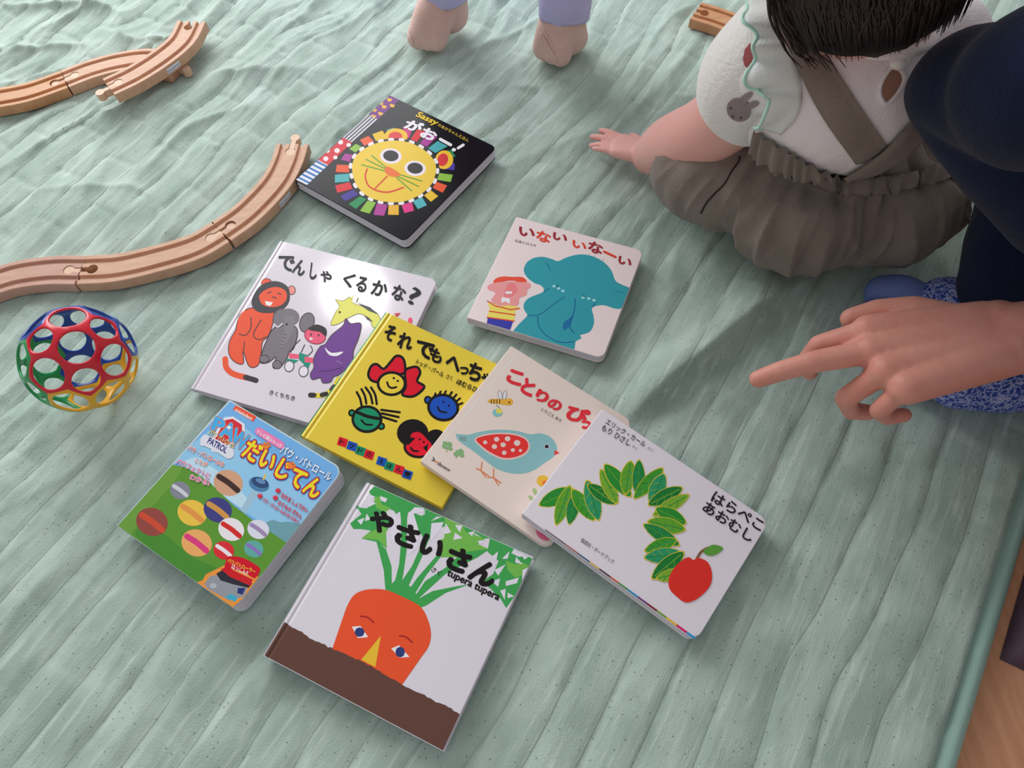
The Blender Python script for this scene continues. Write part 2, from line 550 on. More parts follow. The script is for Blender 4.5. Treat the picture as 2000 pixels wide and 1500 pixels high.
QM = bpy.data.materials.new('sage_cotton'); QM.use_nodes = True
nt = QM.node_tree; bs = nt.nodes['Principled BSDF']
bs.inputs['Roughness'].default_value = .78; sock(bs, 'Specular IOR Level').default_value = .25
bs.inputs['Sheen Weight'].default_value = .45; bs.inputs['Sheen Roughness'].default_value = .4
tc = nt.nodes.new('ShaderNodeTexCoord')
rot = nt.nodes.new('ShaderNodeMapping'); rot.inputs['Rotation'].default_value = (0, 0, -math.atan2(TD.y, TD.x))
nt.links.new(tc.outputs['Object'], rot.inputs[0])


def noise_node(scale, vec, detail=3):
    mp = nt.nodes.new('ShaderNodeMapping'); mp.inputs['Scale'].default_value = vec
    nz = nt.nodes.new('ShaderNodeTexNoise'); nz.inputs['Scale'].default_value = scale; nz.inputs['Detail'].default_value = detail
    nt.links.new(rot.outputs[0], mp.inputs[0]); nt.links.new(mp.outputs[0], nz.inputs['Vector'])
    return nz


slub = noise_node(120, (.12, 1.4, 1), 4)          # slub threads along the strips
mott = noise_node(34, (.6, 1, 1), 4)
fine = noise_node(800, (.7, 1, 1), 3)
# pin holes of the open weave, in rows
vo = nt.nodes.new('ShaderNodeTexVoronoi'); vo.inputs['Scale'].default_value = 150; vo.inputs['Randomness'].default_value = .5
mpv = nt.nodes.new('ShaderNodeMapping'); mpv.inputs['Scale'].default_value = (1, 1.1, 0.001)
nt.links.new(rot.outputs[0], mpv.inputs[0]); nt.links.new(mpv.outputs[0], vo.inputs['Vector'])
pin = nt.nodes.new('ShaderNodeMapRange'); pin.inputs['From Min'].default_value = .07; pin.inputs['From Max'].default_value = .15
pin.inputs['To Min'].default_value = .75; pin.inputs['To Max'].default_value = 0
nt.links.new(vo.outputs['Distance'], pin.inputs['Value'])


def mixc(fac, a, b):
    mx = nt.nodes.new('ShaderNodeMix'); mx.data_type = 'RGBA'
    nt.links.new(fac, mx.inputs['Factor'])
    for s_, v in (('A', a), ('B', b)):
        if isinstance(v, tuple): mx.inputs[s_].default_value = v
        else: nt.links.new(v, mx.inputs[s_])
    return mx.outputs['Result']


def ramp(sock_, lo, hi, to=1.0):
    r = nt.nodes.new('ShaderNodeMapRange'); r.inputs['From Min'].default_value = lo; r.inputs['From Max'].default_value = hi; r.inputs['To Max'].default_value = to
    nt.links.new(sock_, r.inputs['Value']); return r.outputs[0]


c0 = (*alb((138, 156, 147)), 1); c1 = (*alb((160, 177, 169)), 1); c2 = (*alb((196, 208, 202)), 1); c3 = (*alb((92, 102, 96)), 1)
cc = mixc(ramp(mott.outputs['Fac'], .35, .65), c0, c1)
cc = mixc(ramp(slub.outputs['Fac'], .55, .8, .6), cc, c2)
cc = mixc(pin.outputs[0], cc, c3)
# the sewn seams: a thin line of darker thread in every groove
sa = nt.nodes.new('ShaderNodeAttribute'); sa.attribute_name = 'seam'
def mth(op, a, b=None):
    n_ = nt.nodes.new('ShaderNodeMath'); n_.operation = op
    for i_, v_ in enumerate((a, b)):
        if v_ is None: continue
        if isinstance(v_, (int, float)): n_.inputs[i_].default_value = v_
        else: nt.links.new(v_, n_.inputs[i_])
    return n_.outputs[0]
sd_ = mth('ABSOLUTE', mth('SUBTRACT', mth('FRACT', mth('ADD', sa.outputs['Fac'], .5)), .5))
seam = nt.nodes.new('ShaderNodeMapRange'); seam.inputs['From Min'].default_value = .008; seam.inputs['From Max'].default_value = .034
seam.inputs['To Min'].default_value = 1; seam.inputs['To Max'].default_value = 0
nt.links.new(sd_, seam.inputs['Value'])
brk = ramp(mott.outputs['Fac'], .40, .55)
cc = mixc(mth('MULTIPLY', mth('MULTIPLY', seam.outputs[0], .30), brk), cc, (*alb((112, 116, 104)), 1))
nt.links.new(cc, bs.inputs['Base Color'])
ad = nt.nodes.new('ShaderNodeMath'); ad.operation = 'ADD'
nt.links.new(slub.outputs['Fac'], ad.inputs[0]); nt.links.new(fine.outputs['Fac'], ad.inputs[1])
bp = nt.nodes.new('ShaderNodeBump'); bp.inputs['Strength'].default_value = .42; bp.inputs['Distance'].default_value = .0013
nt.links.new(mth('SUBTRACT', ad.outputs[0], mth('MULTIPLY', seam.outputs[0], .7)), bp.inputs['Height']); nt.links.new(bp.outputs[0], bs.inputs['Normal'])


QUILT = []


def settle_quilt():
    """move the cloth to its final heights, pressed flat under everything on it"""
    for me, i0, i1, z0 in QUILT:
        co = np.zeros(len(me.vertices) * 3); me.vertices.foreach_get('co', co); n = (i1 - i0) * NT
        co[2:3 * n:3] = h[i0:i1].ravel() - z0
        me.vertices.foreach_set('co', co); me.update()


def build_quilt():
    root = empty('quilt', HE0 + SD * .8 + TD * .4 + Vector((0, 0, -.023)))
    tag(root, 'sage green quilted cotton blanket spread over the wooden floor', 'quilt')
    off_ = root.location
    nb = int(np.searchsorted(S, .0155))
    for nm, i0, i1, m in (('hem_binding', 0, nb + 1, mat('binding_cotton', (140, 170, 160), .7, .2, bump=(700, .3))), ('quilted_top', nb, NS, QM)):
        hh = h[i0:i1]; n0 = i1 - i0
        V = np.stack([X[i0:i1] - off_.x, Y[i0:i1] - off_.y, hh - off_.z], -1).reshape(-1, 3)
        ii, kk = np.meshgrid(np.arange(n0 - 1), np.arange(NT - 1), indexing='ij')
        a = (ii * NT + kk).ravel()
        F = np.stack([a, a + NT, a + NT + 1, a + 1], -1)[:, ::-1]
        # skirts down to the floor all round
        nv = len(V); edge = []
        idx = np.arange(n0 * NT).reshape(n0, NT)
        loops = [idx[:, 0], idx[:, -1][::-1]]
        if i0 == 0: loops.append(idx[0, ::-1])
        else: loops.append(idx[-1, :])
        extra = []; ef = []
        for lp in loops:
            base = nv + len(extra)
            for q_ in lp: extra.append((V[q_][0], V[q_][1], .0006))
            for k in range(len(lp) - 1):
                ef.append((int(lp[k]), int(lp[k + 1]), base + k + 1, base + k))
        me = bpy.data.meshes.new(nm)
        me.from_pydata(np.concatenate([V, np.array(extra)]).tolist(), [], F.tolist() + ef); me.update()
        me.polygons.foreach_set('use_smooth', [True] * len(me.polygons)); me.materials.append(m)
        qa = me.attributes.new('seam', 'FLOAT', 'POINT'); qa.data.foreach_set('value', np.concatenate([q[i0:i1].ravel(), np.full(len(extra), .5)]))
        o = bpy.data.objects.new(nm, me); COL.objects.link(o); o.parent = root
        QUILT.append((me, i0, i1, off_.z))
    return root


build_quilt()
# ================================================================== wooden railway pieces
WOODS = [mat('beech', (188, 149, 124), .5, .3, bump=(90, .25, (1, 1, 1)), var=(45, (174, 134, 108), .7, (1, 5, 1))),
         mat('beech_pink', (180, 142, 126), .5, .3, bump=(90, .25), var=(45, (168, 128, 112), .7, (1, 5, 1))),
         mat('beech_warm', (186, 140, 104), .5, .3, bump=(90, .25), var=(45, (170, 122, 86), .7, (1, 5, 1)))]
PEGW = mat('peg_wood', (196, 162, 136), .45, .35, bump=(120, .2))
STICK = mat('white_sticker', (205, 205, 215), .5, .3)
INK = mat('grey_ink', (110, 112, 140), .6, .2)


def track(pts_px, ztop, wood, label, ends=('slot', 'peg'), sticker=None, tilt=0.0):
    W, HT = .040, .0125
    P = [at(x, y, ztop) for x, y in pts_px]
    cen = resample(spline([(p.x, p.y) for p in P], 8), 40)
    mid = cen[len(cen) // 2]
    root = empty('toy_track', (mid[0], mid[1], ztop - HT))
    if ztop < .02:
        for e0, e1 in ((cen[0], cen[1]), (cen[-1], cen[-2])):
            d_ = (e0 - e1) / np.linalg.norm(e0 - e1); c_ = e0 + d_ * .012
            press([(c_[0] + .01 * math.cos(a), c_[1] + .01 * math.sin(a)) for a in [k * math.pi / 4 for k in range(8)]], -.001, .3)
    tag(root, label, 'toy track', 'wooden railway pieces')
    # cross-section, left to right over the top with two wheel grooves, then the underside
    pr = [(-.5, 0), (-.5, .0112), (-.488, .0122), (-.475, .0125), (-.36, .0125), (-.345, .0118), (-.335, .0095), (-.215, .0095), (-.205, .0118), (-.19, .0125),
          (.19, .0125), (.205, .0118), (.215, .0095), (.335, .0095), (.345, .0118), (.36, .0125), (.475, .0125), (.488, .0122), (.5, .0112), (.5, 0)]
    v = []; f = []; n = len(pr)
    for i, c in enumerate(cen):
        t = cen[min(i + 1, 39)] - cen[max(i - 1, 0)]; t /= np.linalg.norm(t); nn = np.array([-t[1], t[0]])
        for a, z in pr:
            p = c - nn * a * W
            v.append((p[0] - mid[0], p[1] - mid[1], z))
    for i in range(39):
        for k in range(n):
            f.append((i * n + k, i * n + (k + 1) % n, (i + 1) * n + (k + 1) % n, (i + 1) * n + k))
    f.append(tuple(range(n - 1, -1, -1))); f.append(tuple(range(39 * n, 40 * n)))
    f = [q_[::-1] for q_ in f]
    body = mesh_obj('rail_body', v, f, wood, root)
    bm = bmesh.new(); bm.from_mesh(body.data); bmesh.ops.recalc_face_normals(bm, faces=bm.faces); bm.to_mesh(body.data); bm.free()
    cut = None

    def keyhole(c, t, grow, z0, z1, ln=.0125, r=.0058, neck=.0028, start=-.003):
        nn = np.array([-t[1], t[0]]); r += grow; neck += grow
        a0 = math.asin(neck / r); out = []
        out.append((start, neck))
        for k in range(15):
            a = math.pi - a0 - (2 * math.pi - 2 * a0) * k / 14
            out.append((ln + r * math.cos(a), r * math.sin(a)))
        out.append((start, -neck))
        P2 = [c + t * x + nn * y - mid for x, y in out]; m_ = len(P2)
        vv = [(p[0], p[1], z) for z in (z0, z1) for p in P2]
        ff = [tuple(range(m_ - 1, -1, -1)), tuple(range(m_, 2 * m_))] + [(k, (k + 1) % m_, m_ + (k + 1) % m_, m_ + k) for k in range(m_)]
        return vv, ff
    ends_xy = [(cen[0], cen[1] - cen[0]), (cen[-1], cen[-2] - cen[-1])]
    cutters = []
    for (c, t), kind in zip(ends_xy, ends):
        t = t / np.linalg.norm(t)
        if kind is None: continue
        cutters.append(keyhole(c, t, .0003, -.002, .02))
        if kind in ('peg', 'plug'):
            vv, ff = keyhole(c, t, 0, .0004, .0118, start=0)
            k = len(vv)
            if kind == 'peg':   # the far half of the link sticks out
                v2, f2 = keyhole(c, -t, -.0002, .0012, .0108, start=0)
                vv += v2; ff += [tuple(i + k for i in q_) for q_ in f2]
            o = mesh_obj('link_peg', vv, ff, PEGW, root)
            bm = bmesh.new(); bm.from_mesh(o.data); bmesh.ops.recalc_face_normals(bm, faces=bm.faces); bm.to_mesh(o.data); bm.free()
    if cutters:
        vv = []; ff = []
        for a, b_ in cutters:
            k = len(vv); vv += a; ff += [tuple(i + k for i in q_) for q_ in b_]
        co = mesh_obj('cutter', vv, ff, None, root)
        bm = bmesh.new(); bm.from_mesh(co.data); bmesh.ops.recalc_face_normals(bm, faces=bm.faces); bm.to_mesh(co.data); bm.free()
        md = body.modifiers.new('cut', 'BOOLEAN'); md.operation = 'DIFFERENCE'; md.object = co; md.solver = 'EXACT'
        bake(body); bpy.data.objects.remove(co)
    if sticker:
        i0, i1, side = sticker
        vs = []; fs = []; nb = 6
        marks = [[], []]
        for j in range(nb + 1):
            x = i0 + (i1 - i0) * j / nb; i = int(x); c = cen[i] + (cen[i + 1] - cen[i]) * (x - i)
            t = cen[i + 1] - cen[i]; t /= np.linalg.norm(t); nn = np.array([-t[1], t[0]]) * -side
            p = c - nn * 0 + nn * (W / 2 + .0002) - mid; p2 = c + nn * (W / 2 + .0004) - mid
            vs += [(p[0], p[1], .0025), (p[0], p[1], .0095)]
            marks[0].append(p2)
        for j in range(nb): fs.append((2 * j, 2 * j + 2, 2 * j + 3, 2 * j + 1))
        st = mesh_obj('sticker', vs, fs, STICK, root)
        mv = []; mf = []
        for j in range(nb):
            a, b_ = marks[0][j], marks[0][j + 1]
            for (z0, z1, u0, u1) in ((.0040, .0046, .1, .8), (.0062, .0068, .2, .9), (.0040, .0068, .35, .5)):
                q0 = a + (b_ - a) * u0; q1 = a + (b_ - a) * u1; k = len(mv)
                mv += [(q0[0], q0[1], z0), (q1[0], q1[1], z0), (q1[0], q1[1], z1), (q0[0], q0[1], z1)]; mf.append((k, k + 1, k + 2, k + 3))
        mo = mesh_obj('sticker_print', mv, mf, INK); mo.parent = st
    L = [(c - (lambda t: np.array([-t[1], t[0]]) / np.linalg.norm(t))(cen[min(i + 1, 39)] - cen[max(i - 1, 0)]) * s_ * W / 2) for s_ in (1,) for i, c in enumerate(cen)]
    R = [(c + (lambda t: np.array([-t[1], t[0]]) / np.linalg.norm(t))(cen[min(i + 1, 39)] - cen[max(i - 1, 0)]) * W / 2) for i, c in enumerate(cen)]
    if ztop < .02: press([tuple(p) for p in L] + [tuple(p) for p in R[::-1]], -.0012, .3)
    return root


TZ = .0125
track([(571, 281), (560, 316), (541, 352), (510, 388), (475, 421), (432, 451.5)], TZ, WOODS[0], 'beech toy track with a link peg at its far end, touching the lion book', ('peg', 'slot'), (17, 22, -1))
track([(431, 452.5), (376, 483), (288, 509), (221, 523), (158, 526.5)], TZ, WOODS[0], 'middle beech track of the curve beside the lion book', ('peg', 'slot'))
track([(156, 527), (101, 527), (42, 534), (0, 545), (-70, 572)], TZ, WOODS[1], 'pinkish toy track leaving the frame above the holed ball', ('plug', 'plug'))
track([(125, 154.5), (58, 178), (0, 190), (-60, 199), (-120, 205)], TZ, WOODS[2], 'darker orange toy track at the far left edge of the quilt', ('slot', 'plug'))
track([(126.5, 153.5), (178, 134), (236, 119), (290, 114), (346, 127)], TZ, WOODS[0], 'toy track lying underneath another track at the far left', ('peg', 'peg'))
track([(374, 41), (354, 78), (314, 112), (262, 145), (212, 169)], .0262, WOODS[0], 'toy track laid crosswise on top of another track', ('slot', 'peg'), (17, 22, -1))
track([(1359, 20), (1408, 35), (1455, 55), (1500, 80), (1540, 112)], TZ, WOODS[2], 'reddish toy track behind the sitting child', ('slot', 'plug'))


# ================================================================== ball of rings
def holed_ball(center, R):
    phi = (1 + 5 ** .5) / 2; base = []
    for a, b_, c in ((0, 1, 3 * phi), (1, 2 + phi, 2 * phi), (phi, 2, 2 * phi + 1)):
        for s1 in (1, -1):
            for s2 in (1, -1):
                for s3 in (1, -1):
                    p = (a * s1, b_ * s2, c * s3)
                    for k in range(3): base.append((p[k], p[(k + 1) % 3], p[(k + 2) % 3]))
    V = [Vector(p) for p in sorted(set(base))]
    V = [v for i, v in enumerate(V) if all((v - w).length > .01 for w in V[:i])]
    rad = V[0].length
    bm = bmesh.new()
    for v in V: bm.verts.new(v)
    bmesh.ops.convex_hull(bm, input=bm.verts)
    bmesh.ops.dissolve_limit(bm, angle_limit=.02, verts=bm.verts, edges=bm.edges)
    faces = [[v.co.copy() for v in f.verts] for f in bm.faces]; bm.free()
    # orientation: three-fold axis of the body tetrahedron to the viewer
    tet = [Vector(t).normalized() for t in ((1, 1, 1), (1, -1, -1), (-1, 1, -1), (-1, -1, 1))]
    view = (CAM - center).normalized(); view = (view + CY * .22 - CX * .05).normalized()
    xax = (CX - view * CX.dot(view)).normalized(); yax = view.cross(xax)
    z0 = tet[0]; x0 = (tet[1] - z0 * tet[1].dot(z0)).normalized(); y0 = z0.cross(x0)
    a = math.radians(208)
    gx = xax * math.cos(a) + yax * math.sin(a); gy = view.cross(gx)
    M = Matrix((gx, gy, view)).transposed() @ Matrix((x0, y0, z0))
    cols = [('red_rings', (200, 28, 48)), ('green_rings', (22, 138, 72)), ('yellow_rings', (232, 164, 30)), ('blue_rings', (12, 62, 150))]
    root = empty('holed_ball', center - Vector((0, 0, R)))
    tag(root, 'open baby ball of red, green, yellow and blue plastic rings', 'ball')
    bms = [bmesh.new() for _ in range(4)]
    for f in faces:
        c = sum(f, Vector()) / len(f); cn = c.normalized()
        f = [p - c for p in f]
        # order round the centre
        ex = f[0].normalized(); ey = cn.cross(ex); f.sort(key=lambda p: math.atan2(p.dot(ey), p.dot(ex)))
        n = len(f); inr = min(((f[i] + f[(i + 1) % n]) / 2).length for i in range(n))
        k = max(range(4), key=lambda i: cn.dot(tet[i]) + (.0001 * i))
        b_ = bms[k]; ou = []; inn = []; per = 8
        for i in range(n):
            for j in range(per):
                p = f[i] + (f[(i + 1) % n] - f[i]) * j / per
                d = p.normalized()
                ou.append(p + c); inn.append(d * inr * .82 + c)

        def vert(p, r): return b_.verts.new(Vector((0, 0, R)) + M @ (p.normalized() * r))
        T_ = .0013
        rings = []
        for (src, r, mixk) in ((ou, R - T_, 0), (inn, R - T_, .25), (inn, R - T_ * .3, .0), (inn, R + T_ * .6, .1), (inn, R + T_, .4), (ou, R + T_ * .5, 0)):
            rings.append([vert(p * (1 - mixk) + o_ * mixk if mixk else p, r) for p, o_ in zip(src, ou)])
        N_ = len(ou)
        for a_, c_ in zip(rings[:-1], rings[1:]):
            for i in range(N_): b_.faces.new((a_[i], a_[(i + 1) % N_], c_[(i + 1) % N_], c_[i]))
    for b_, (nm, col) in zip(bms, cols):
        bmesh.ops.remove_doubles(b_, verts=b_.verts, dist=.00012)
        bmesh.ops.recalc_face_normals(b_, faces=b_.faces)
        bm_obj(nm, b_, mat(nm, col, .22, .5, gain=1.25), root, True)
    return root


BR = .0495
_d = ray(155, 701); _c = CAM + _d * ((BR - CAMH) / _d.z)
holed_ball(_c, BR)
press([(_c.x + .014 * math.cos(a), _c.y + .014 * math.sin(a)) for a in [k * math.pi / 5 for k in range(10)]], -.0004, .12)
# ================================================================== printed covers
K = (24, 20, 22)


def rrect_px(b):
    w, h_ = b.W - .0024, b.H - .0024; out = []
    for x, y in rrect(w, h_, .009, left=False):
        q_ = b.C + b.U * x + b.V * y - CAM; z_ = q_.dot(FWD); px_, py_ = 1000 + q_.dot(CX) / z_ * FPX, 750 - q_.dot(CY) / z_ * FPX
        out.append(((px_ - b.crop[0]) * b.crop[2], (py_ - b.crop[1]) * b.crop[2]))
    return out
# ---- lion
b = B['lion']; b.crop = (560, 160, 4.5455)
b.begin('spine_pattern')
b.poly([(920, 110), (1005, 155), (808, 332), (718, 284)], (112, 38, 128))
for x, y in ((915, 155), (840, 185), (940, 207), (868, 217), (782, 245), (836, 278), (775, 303)):
    b.poly([(x - 24, y - 14), (x + 22, y - 2), (x + 8, y + 20), (x - 20, y + 16)], (236, 178, 40))
b.poly([(718, 284), (808, 332), (580, 538), (490, 490)], (45, 42, 60))
for k in range(4):
    a = .06 + k * .255
    p, q_ = (718 + 90 * a, 284 + 48 * a), (490 + 90 * a, 490 + 48 * a)
    p2, q2 = (718 + 90 * (a + .14), 284 + 48 * (a + .14)), (490 + 90 * (a + .14), 490 + 48 * (a + .14))
    b.poly([p, p2, q2, q_], (214, 208, 218))
b.poly([(490, 490), (580, 538), (367, 740), (270, 690)], (214, 22, 42))
for x, y, r in ((478, 535, 23), (550, 560, 20), (362, 612, 20), (447, 610, 24), (347, 682, 23), (432, 671, 19)): b.ell(x, y, r, r * .9, (240, 228, 230))
b.poly([(270, 690), (367, 740), (180, 915), (74, 862)], (228, 226, 236))
for k in range(6):
    a = .03 + k * .165; c = a + .075
    L = lambda t: (270 - 196 * t, 690 + 172 * t); R_ = lambda t: (367 - 187 * t, 740 + 175 * t)
    b.poly([L(a), R_(a), R_(c), L(c)], (18, 108, 178))
b.begin('lion_picture')
tiles = [((760, 465), (850, 432), (900, 515), (805, 550), (232, 190, 30)), ((650, 515), (725, 480), (795, 550), (710, 595), (236, 92, 38)),
         ((555, 595), (615, 550), (715, 605), (650, 650), (140, 190, 60)), ((520, 635), (640, 660), (600, 725), (480, 690), (172, 50, 150)),
         ((445, 735), (575, 740), (570, 805), (435, 800), (236, 84, 32)), ((428, 825), (555, 815), (555, 885), (428, 895), (70, 175, 180)),
         ((430, 920), (560, 890), (585, 950), (450, 985), (220, 26, 44)), ((475, 1015), (590, 955), (640, 1000), (520, 1060), (62, 44, 150)),
         ((550, 1085), (650, 1015), (710, 1040), (615, 1130), (14, 140, 82)), ((650, 1145), (715, 1055), (795, 1070), (735, 1170), (140, 190, 60)),
         ((770, 1180), (800, 1080), (895, 1090), (865, 1190), (176, 52, 150)), ((900, 1180), (905, 1090), (995, 1090), (995, 1182), (236, 178, 40)),
         ((1045, 1165), (1015, 1085), (1110, 1060), (1130, 1145), (222, 40, 132)), ((1165, 1130), (1115, 1055), (1200, 1020), (1245, 1095), (76, 178, 184)),
         ((1280, 1065), (1210, 1000), (1270, 955), (1345, 1015), (236, 192, 36)), ((1385, 985), (1285, 935), (1325, 885), (1425, 920), (236, 84, 36)),
         ((1455, 890), (1335, 870), (1355, 810), (1475, 825), (140, 190, 60)), ((1490, 785), (1355, 770), (1450, 705), (1492, 725), (70, 50, 160)),
         ((1100, 510), (1160, 420), (1230, 442), (1155, 532), (220, 24, 44)), ((1185, 545), (1260, 450), (1335, 490), (1240, 578), (172, 46, 150)),
         ((1255, 590), (1340, 525), (1430, 572), (1320, 632), (60, 165, 172)), ((1030, 400), (1110, 432), (1085, 505), (1050, 470), (210, 40, 130)),
         ((885, 425), (965, 405), (930, 440), (900, 450), (60, 150, 160)), ((1410, 612), (1465, 605), (1500, 662), (1450, 680), (14, 130, 82))]
for *p, c in tiles: b.poly(p, c)
b.ell(970, 485, 104, 72, (238, 190, 34), 0); b.ell(965, 487, 62, 44, (222, 60, 62), 0)
b.ell(1398, 692, 80, 84, (238, 190, 34), 20); b.ell(1385, 692, 47, 58, (214, 40, 46), 20)
face = spline([(580, 775), (615, 660), (735, 570), (870, 530), (1010, 525), (1140, 560), (1260, 640), (1325, 745), (1300, 885), (1210, 985), (1060, 1058), (900, 1068), (740, 1028), (625, 925)], 5, True)
ctr = np.mean(face, 0)
b.poly([ctr + (p - ctr) * 1.075 for p in face], K)
rim = [ctr + (p - ctr) * 1.04 for p in face]
dash = resample(rim + [rim[0]], 47)
for k in range(0, 46, 2):
    if k % 2 == 0: b.line([dash[k] * .62 + dash[k + 1] * .38, dash[k + 1] * .9 + dash[k] * .1], 30, (238, 232, 236))
b.poly(face, (238, 200, 58))
for x, y in ((925, 660), (1140, 770)):
    b.ell(x, y, 96, 68, (236, 226, 236), 5); b.ell(x, y - 2, 69, 49, (34, 30, 34), 5)
for p, q_ in (((755, 655), (885, 765)), ((705, 690), (870, 772)), ((665, 737), (870, 792)), ((1000, 825), (1200, 882)), ((985, 840), (1170, 930)), ((975, 850), (1110, 970))): b.line([p, q_], 11, (98, 158, 40))
b.line([(715, 775), (698, 840), (725, 920), (800, 966), (905, 980), (1035, 940)], 15, (216, 74, 26), 5)
b.line([(893, 838), (788, 945)], 13, (216, 74, 26))
b.poly([(868, 775), (905, 755), (1008, 818), (985, 842), (930, 842), (882, 815)], (236, 112, 42), 3)
b.begin('printed_title')
b.text('Sassy', (1172, 262), (1352, 345), (1140, 320), (238, 200, 30), .03, .1)
b.text('のあかちゃんえほん', (1352, 368), (1622, 512), (1338, 394), (222, 190, 60), .012)
for ch, tl, tr, bl in (('が', (1088, 330), (1222, 378), (1040, 408)), ('お', (1230, 402), (1345, 452), (1182, 482))): b.text(ch, tl, tr, bl, (240, 234, 242), .05)
b.line([(1364, 512), (1456, 562)], 27, (240, 234, 242)); b.line([(1568, 562), (1522, 590)], 25, (240, 234, 242)); b.ell(1484, 605, 19, 16, (240, 234, 242))
b.flush()

# ---- elephant
b = B['eleph']; b.crop = (890, 410, 5.0)
TEAL, DK = (48, 140, 152), (24, 84, 132)
b.begin('elephant_picture')
b.poly([(560, 1182), (620, 1112), (705, 1030)] + [tuple(p) for p in spline([(705, 1030), (665, 965), (672, 905), (725, 855), (855, 798), (838, 742), (765, 712), (695, 655), (665, 590), (690, 520), (755, 472), (850, 458), (940, 480), (1000, 500), (1080, 465), (1200, 435), (1320, 447), (1440, 505), (1520, 590), (1560, 690), (1625, 730), (1706, 772), (1680, 850), (1645, 940), (1600, 965), (1540, 960), (1440, 930), (1335, 955), (1345, 1030), (1350, 1110), (1310, 1190), (1215, 1225), (1230, 1250), (1170, 1285)], 4)] + [(1160, 1364), (860, 1274)], TEAL)
b.poly([(1152, 1025), (1100, 1065), (1050, 1110), (1055, 1175), (1110, 1140), (1130, 1090)], (30, 100, 145), 3)
b.line([(1062, 850), (960, 920), (820, 1020), (700, 1030)], 8, DK, 4)
b.line([(800, 1040), (812, 1130), (870, 1212), (960, 1272), (1060, 1296), (1160, 1286)], 9, DK, 4)
b.line([(1168, 870), (1160, 970), (1128, 1085), (1115, 1150), (1155, 1200)], 10, DK, 4)
b.line([(860, 800), (910, 770)], 9, DK); b.line([(880, 520), (915, 555), (922, 590)], 7, DK); b.line([(1560, 795), (1640, 808)], 8, (36, 110, 140)); b.line([(1335, 945), (1360, 912)], 9, DK)
for x, y in ((960, 745), (1005, 767), (1046, 792), (1245, 856), (1300, 866), (1350, 883)): b.ell(x, y, 17, 12, (150, 200, 208))
for x, y in ((993, 745), (1252, 843)): b.ell(x, y, 8, 8, (20, 50, 70))
for x, y in ((1300, 430), (1350, 447), (1440, 478)): b.line([(x, y), (x + 6, y + 22)], 5, (120, 130, 150))
b.begin('boy_picture')
b.poly([(352, 722), (420, 705), (690, 705), (735, 748), (700, 780), (690, 832), (622, 862), (612, 925), (530, 945), (430, 932), (345, 890), (388, 812), (322, 782), (312, 742)], (226, 140, 140), 3)
b.poly([(368, 712), (390, 672), (460, 650), (560, 655), (645, 655), (690, 685), (688, 704), (620, 704), (545, 690), (450, 702)], (214, 76, 58), 3)
b.poly([(500, 745), (550, 700), (600, 760), (600, 800), (540, 850), (470, 850)], (214, 118, 122), 3)
b.poly([(310, 890), (430, 940), (520, 930), (620, 950), (618, 975), (586, 972), (572, 1086), (306, 1046), (332, 962)], (222, 196, 92))
b.poly([(487, 795), (552, 797), (546, 820), (487, 820)], (236, 228, 230)); b.poly([(450, 850), (530, 866), (526, 920), (487, 892), (445, 908)], (236, 228, 230))
for p in ([(310, 890), (400, 946)], [(405, 940), (525, 972)], [(530, 976), (620, 962)], [(330, 990), (580, 1026)], [(308, 1050), (570, 1086)]): b.line(p, 12, (196, 70, 52))
b.poly([(312, 1056), (560, 1092), (532, 1172), (302, 1110)], (52, 56, 150))
b.begin('printed_title')
RD = ((142, 42, 52), (200, 62, 46))
for ch, tl, tr, bl, c in (('い', (625, 165), (768, 190), (622, 246), 0), ('な', (800, 198), (932, 232), (785, 294), 1), ('い', (960, 220), (1092, 250), (945, 284), 0), ('い', (1148, 296), (1275, 330), (1140, 360), 1), ('な', (1308, 302), (1440, 338), (1292, 402), 0), ('い', (1600, 452), (1722, 488), (1582, 518), 0)):
    b.text(ch, tl, tr, bl, RD[c], .035)
b.line([(1448, 408), (1560, 460)], 22, RD[1])
b.begin('printed_credits')
b.text('石倉ヒロユキ', (582, 286), (788, 338), (576, 312), (70, 62, 70))
b.flush()

# ---- animals waiting in a row
b = B['densha']; b.crop = (360, 460, 4.0)
O1, LN, GR, PU = (222, 80, 52), (62, 52, 54), (112, 106, 112), (104, 62, 132)
b.begin('lion_picture')
b.line([(320, 965), (328, 1030), (380, 1080), (490, 1112)], 46, O1, 4); b.line([(480, 1108), (560, 1132)], 42, (58, 52, 56))
b.poly([(530, 565), (690, 590), (690, 690), (655, 785), (612, 830), (602, 905), (585, 1000), (540, 1032), (498, 1010), (458, 900), (462, 1000), (400, 992), (350, 930), (352, 830), (400, 740), (412, 680), (440, 610)], O1, 4, 7, LN)
b.line([(520, 640), (520, 720), (480, 780), (430, 770)], 8, LN, 3); b.line([(600, 660), (540, 770), (580, 815), (640, 790)], 8, LN, 3); b.line([(465, 900), (470, 830)], 7, LN)
b.ell(642, 370, 40, 34, O1, 0, 16, 6, LN); b.ell(838, 428, 30, 34, (226, 130, 120), 0, 16, 6, LN)
b.poly([(525, 515), (560, 432), (612, 382), (685, 357), (760, 367), (815, 412), (825, 490), (800, 552), (750, 587), (680, 605), (600, 603), (545, 575)], (60, 58, 62), 4)
b.poly([(585, 472), (640, 422), (720, 402), (790, 432), (800, 492), (760, 542), (690, 560), (612, 540)], O1, 4)
b.poly([(630, 512), (692, 522), (672, 552), (638, 542)], (232, 228, 232)); b.line([(650, 450), (680, 440)], 8, LN); b.line([(730, 450), (755, 460)], 8, LN); b.line([(690, 480), (720, 490)], 9, LN)
b.begin('elephant_picture')
b.poly([(705, 720), (850, 705), (885, 765), (855, 880), (822, 905), (800, 965), (765, 1012), (740, 1036), (692, 1030), (718, 950), (655, 992), (592, 990), (612, 902), (640, 830)], GR, 4, 8, LN)
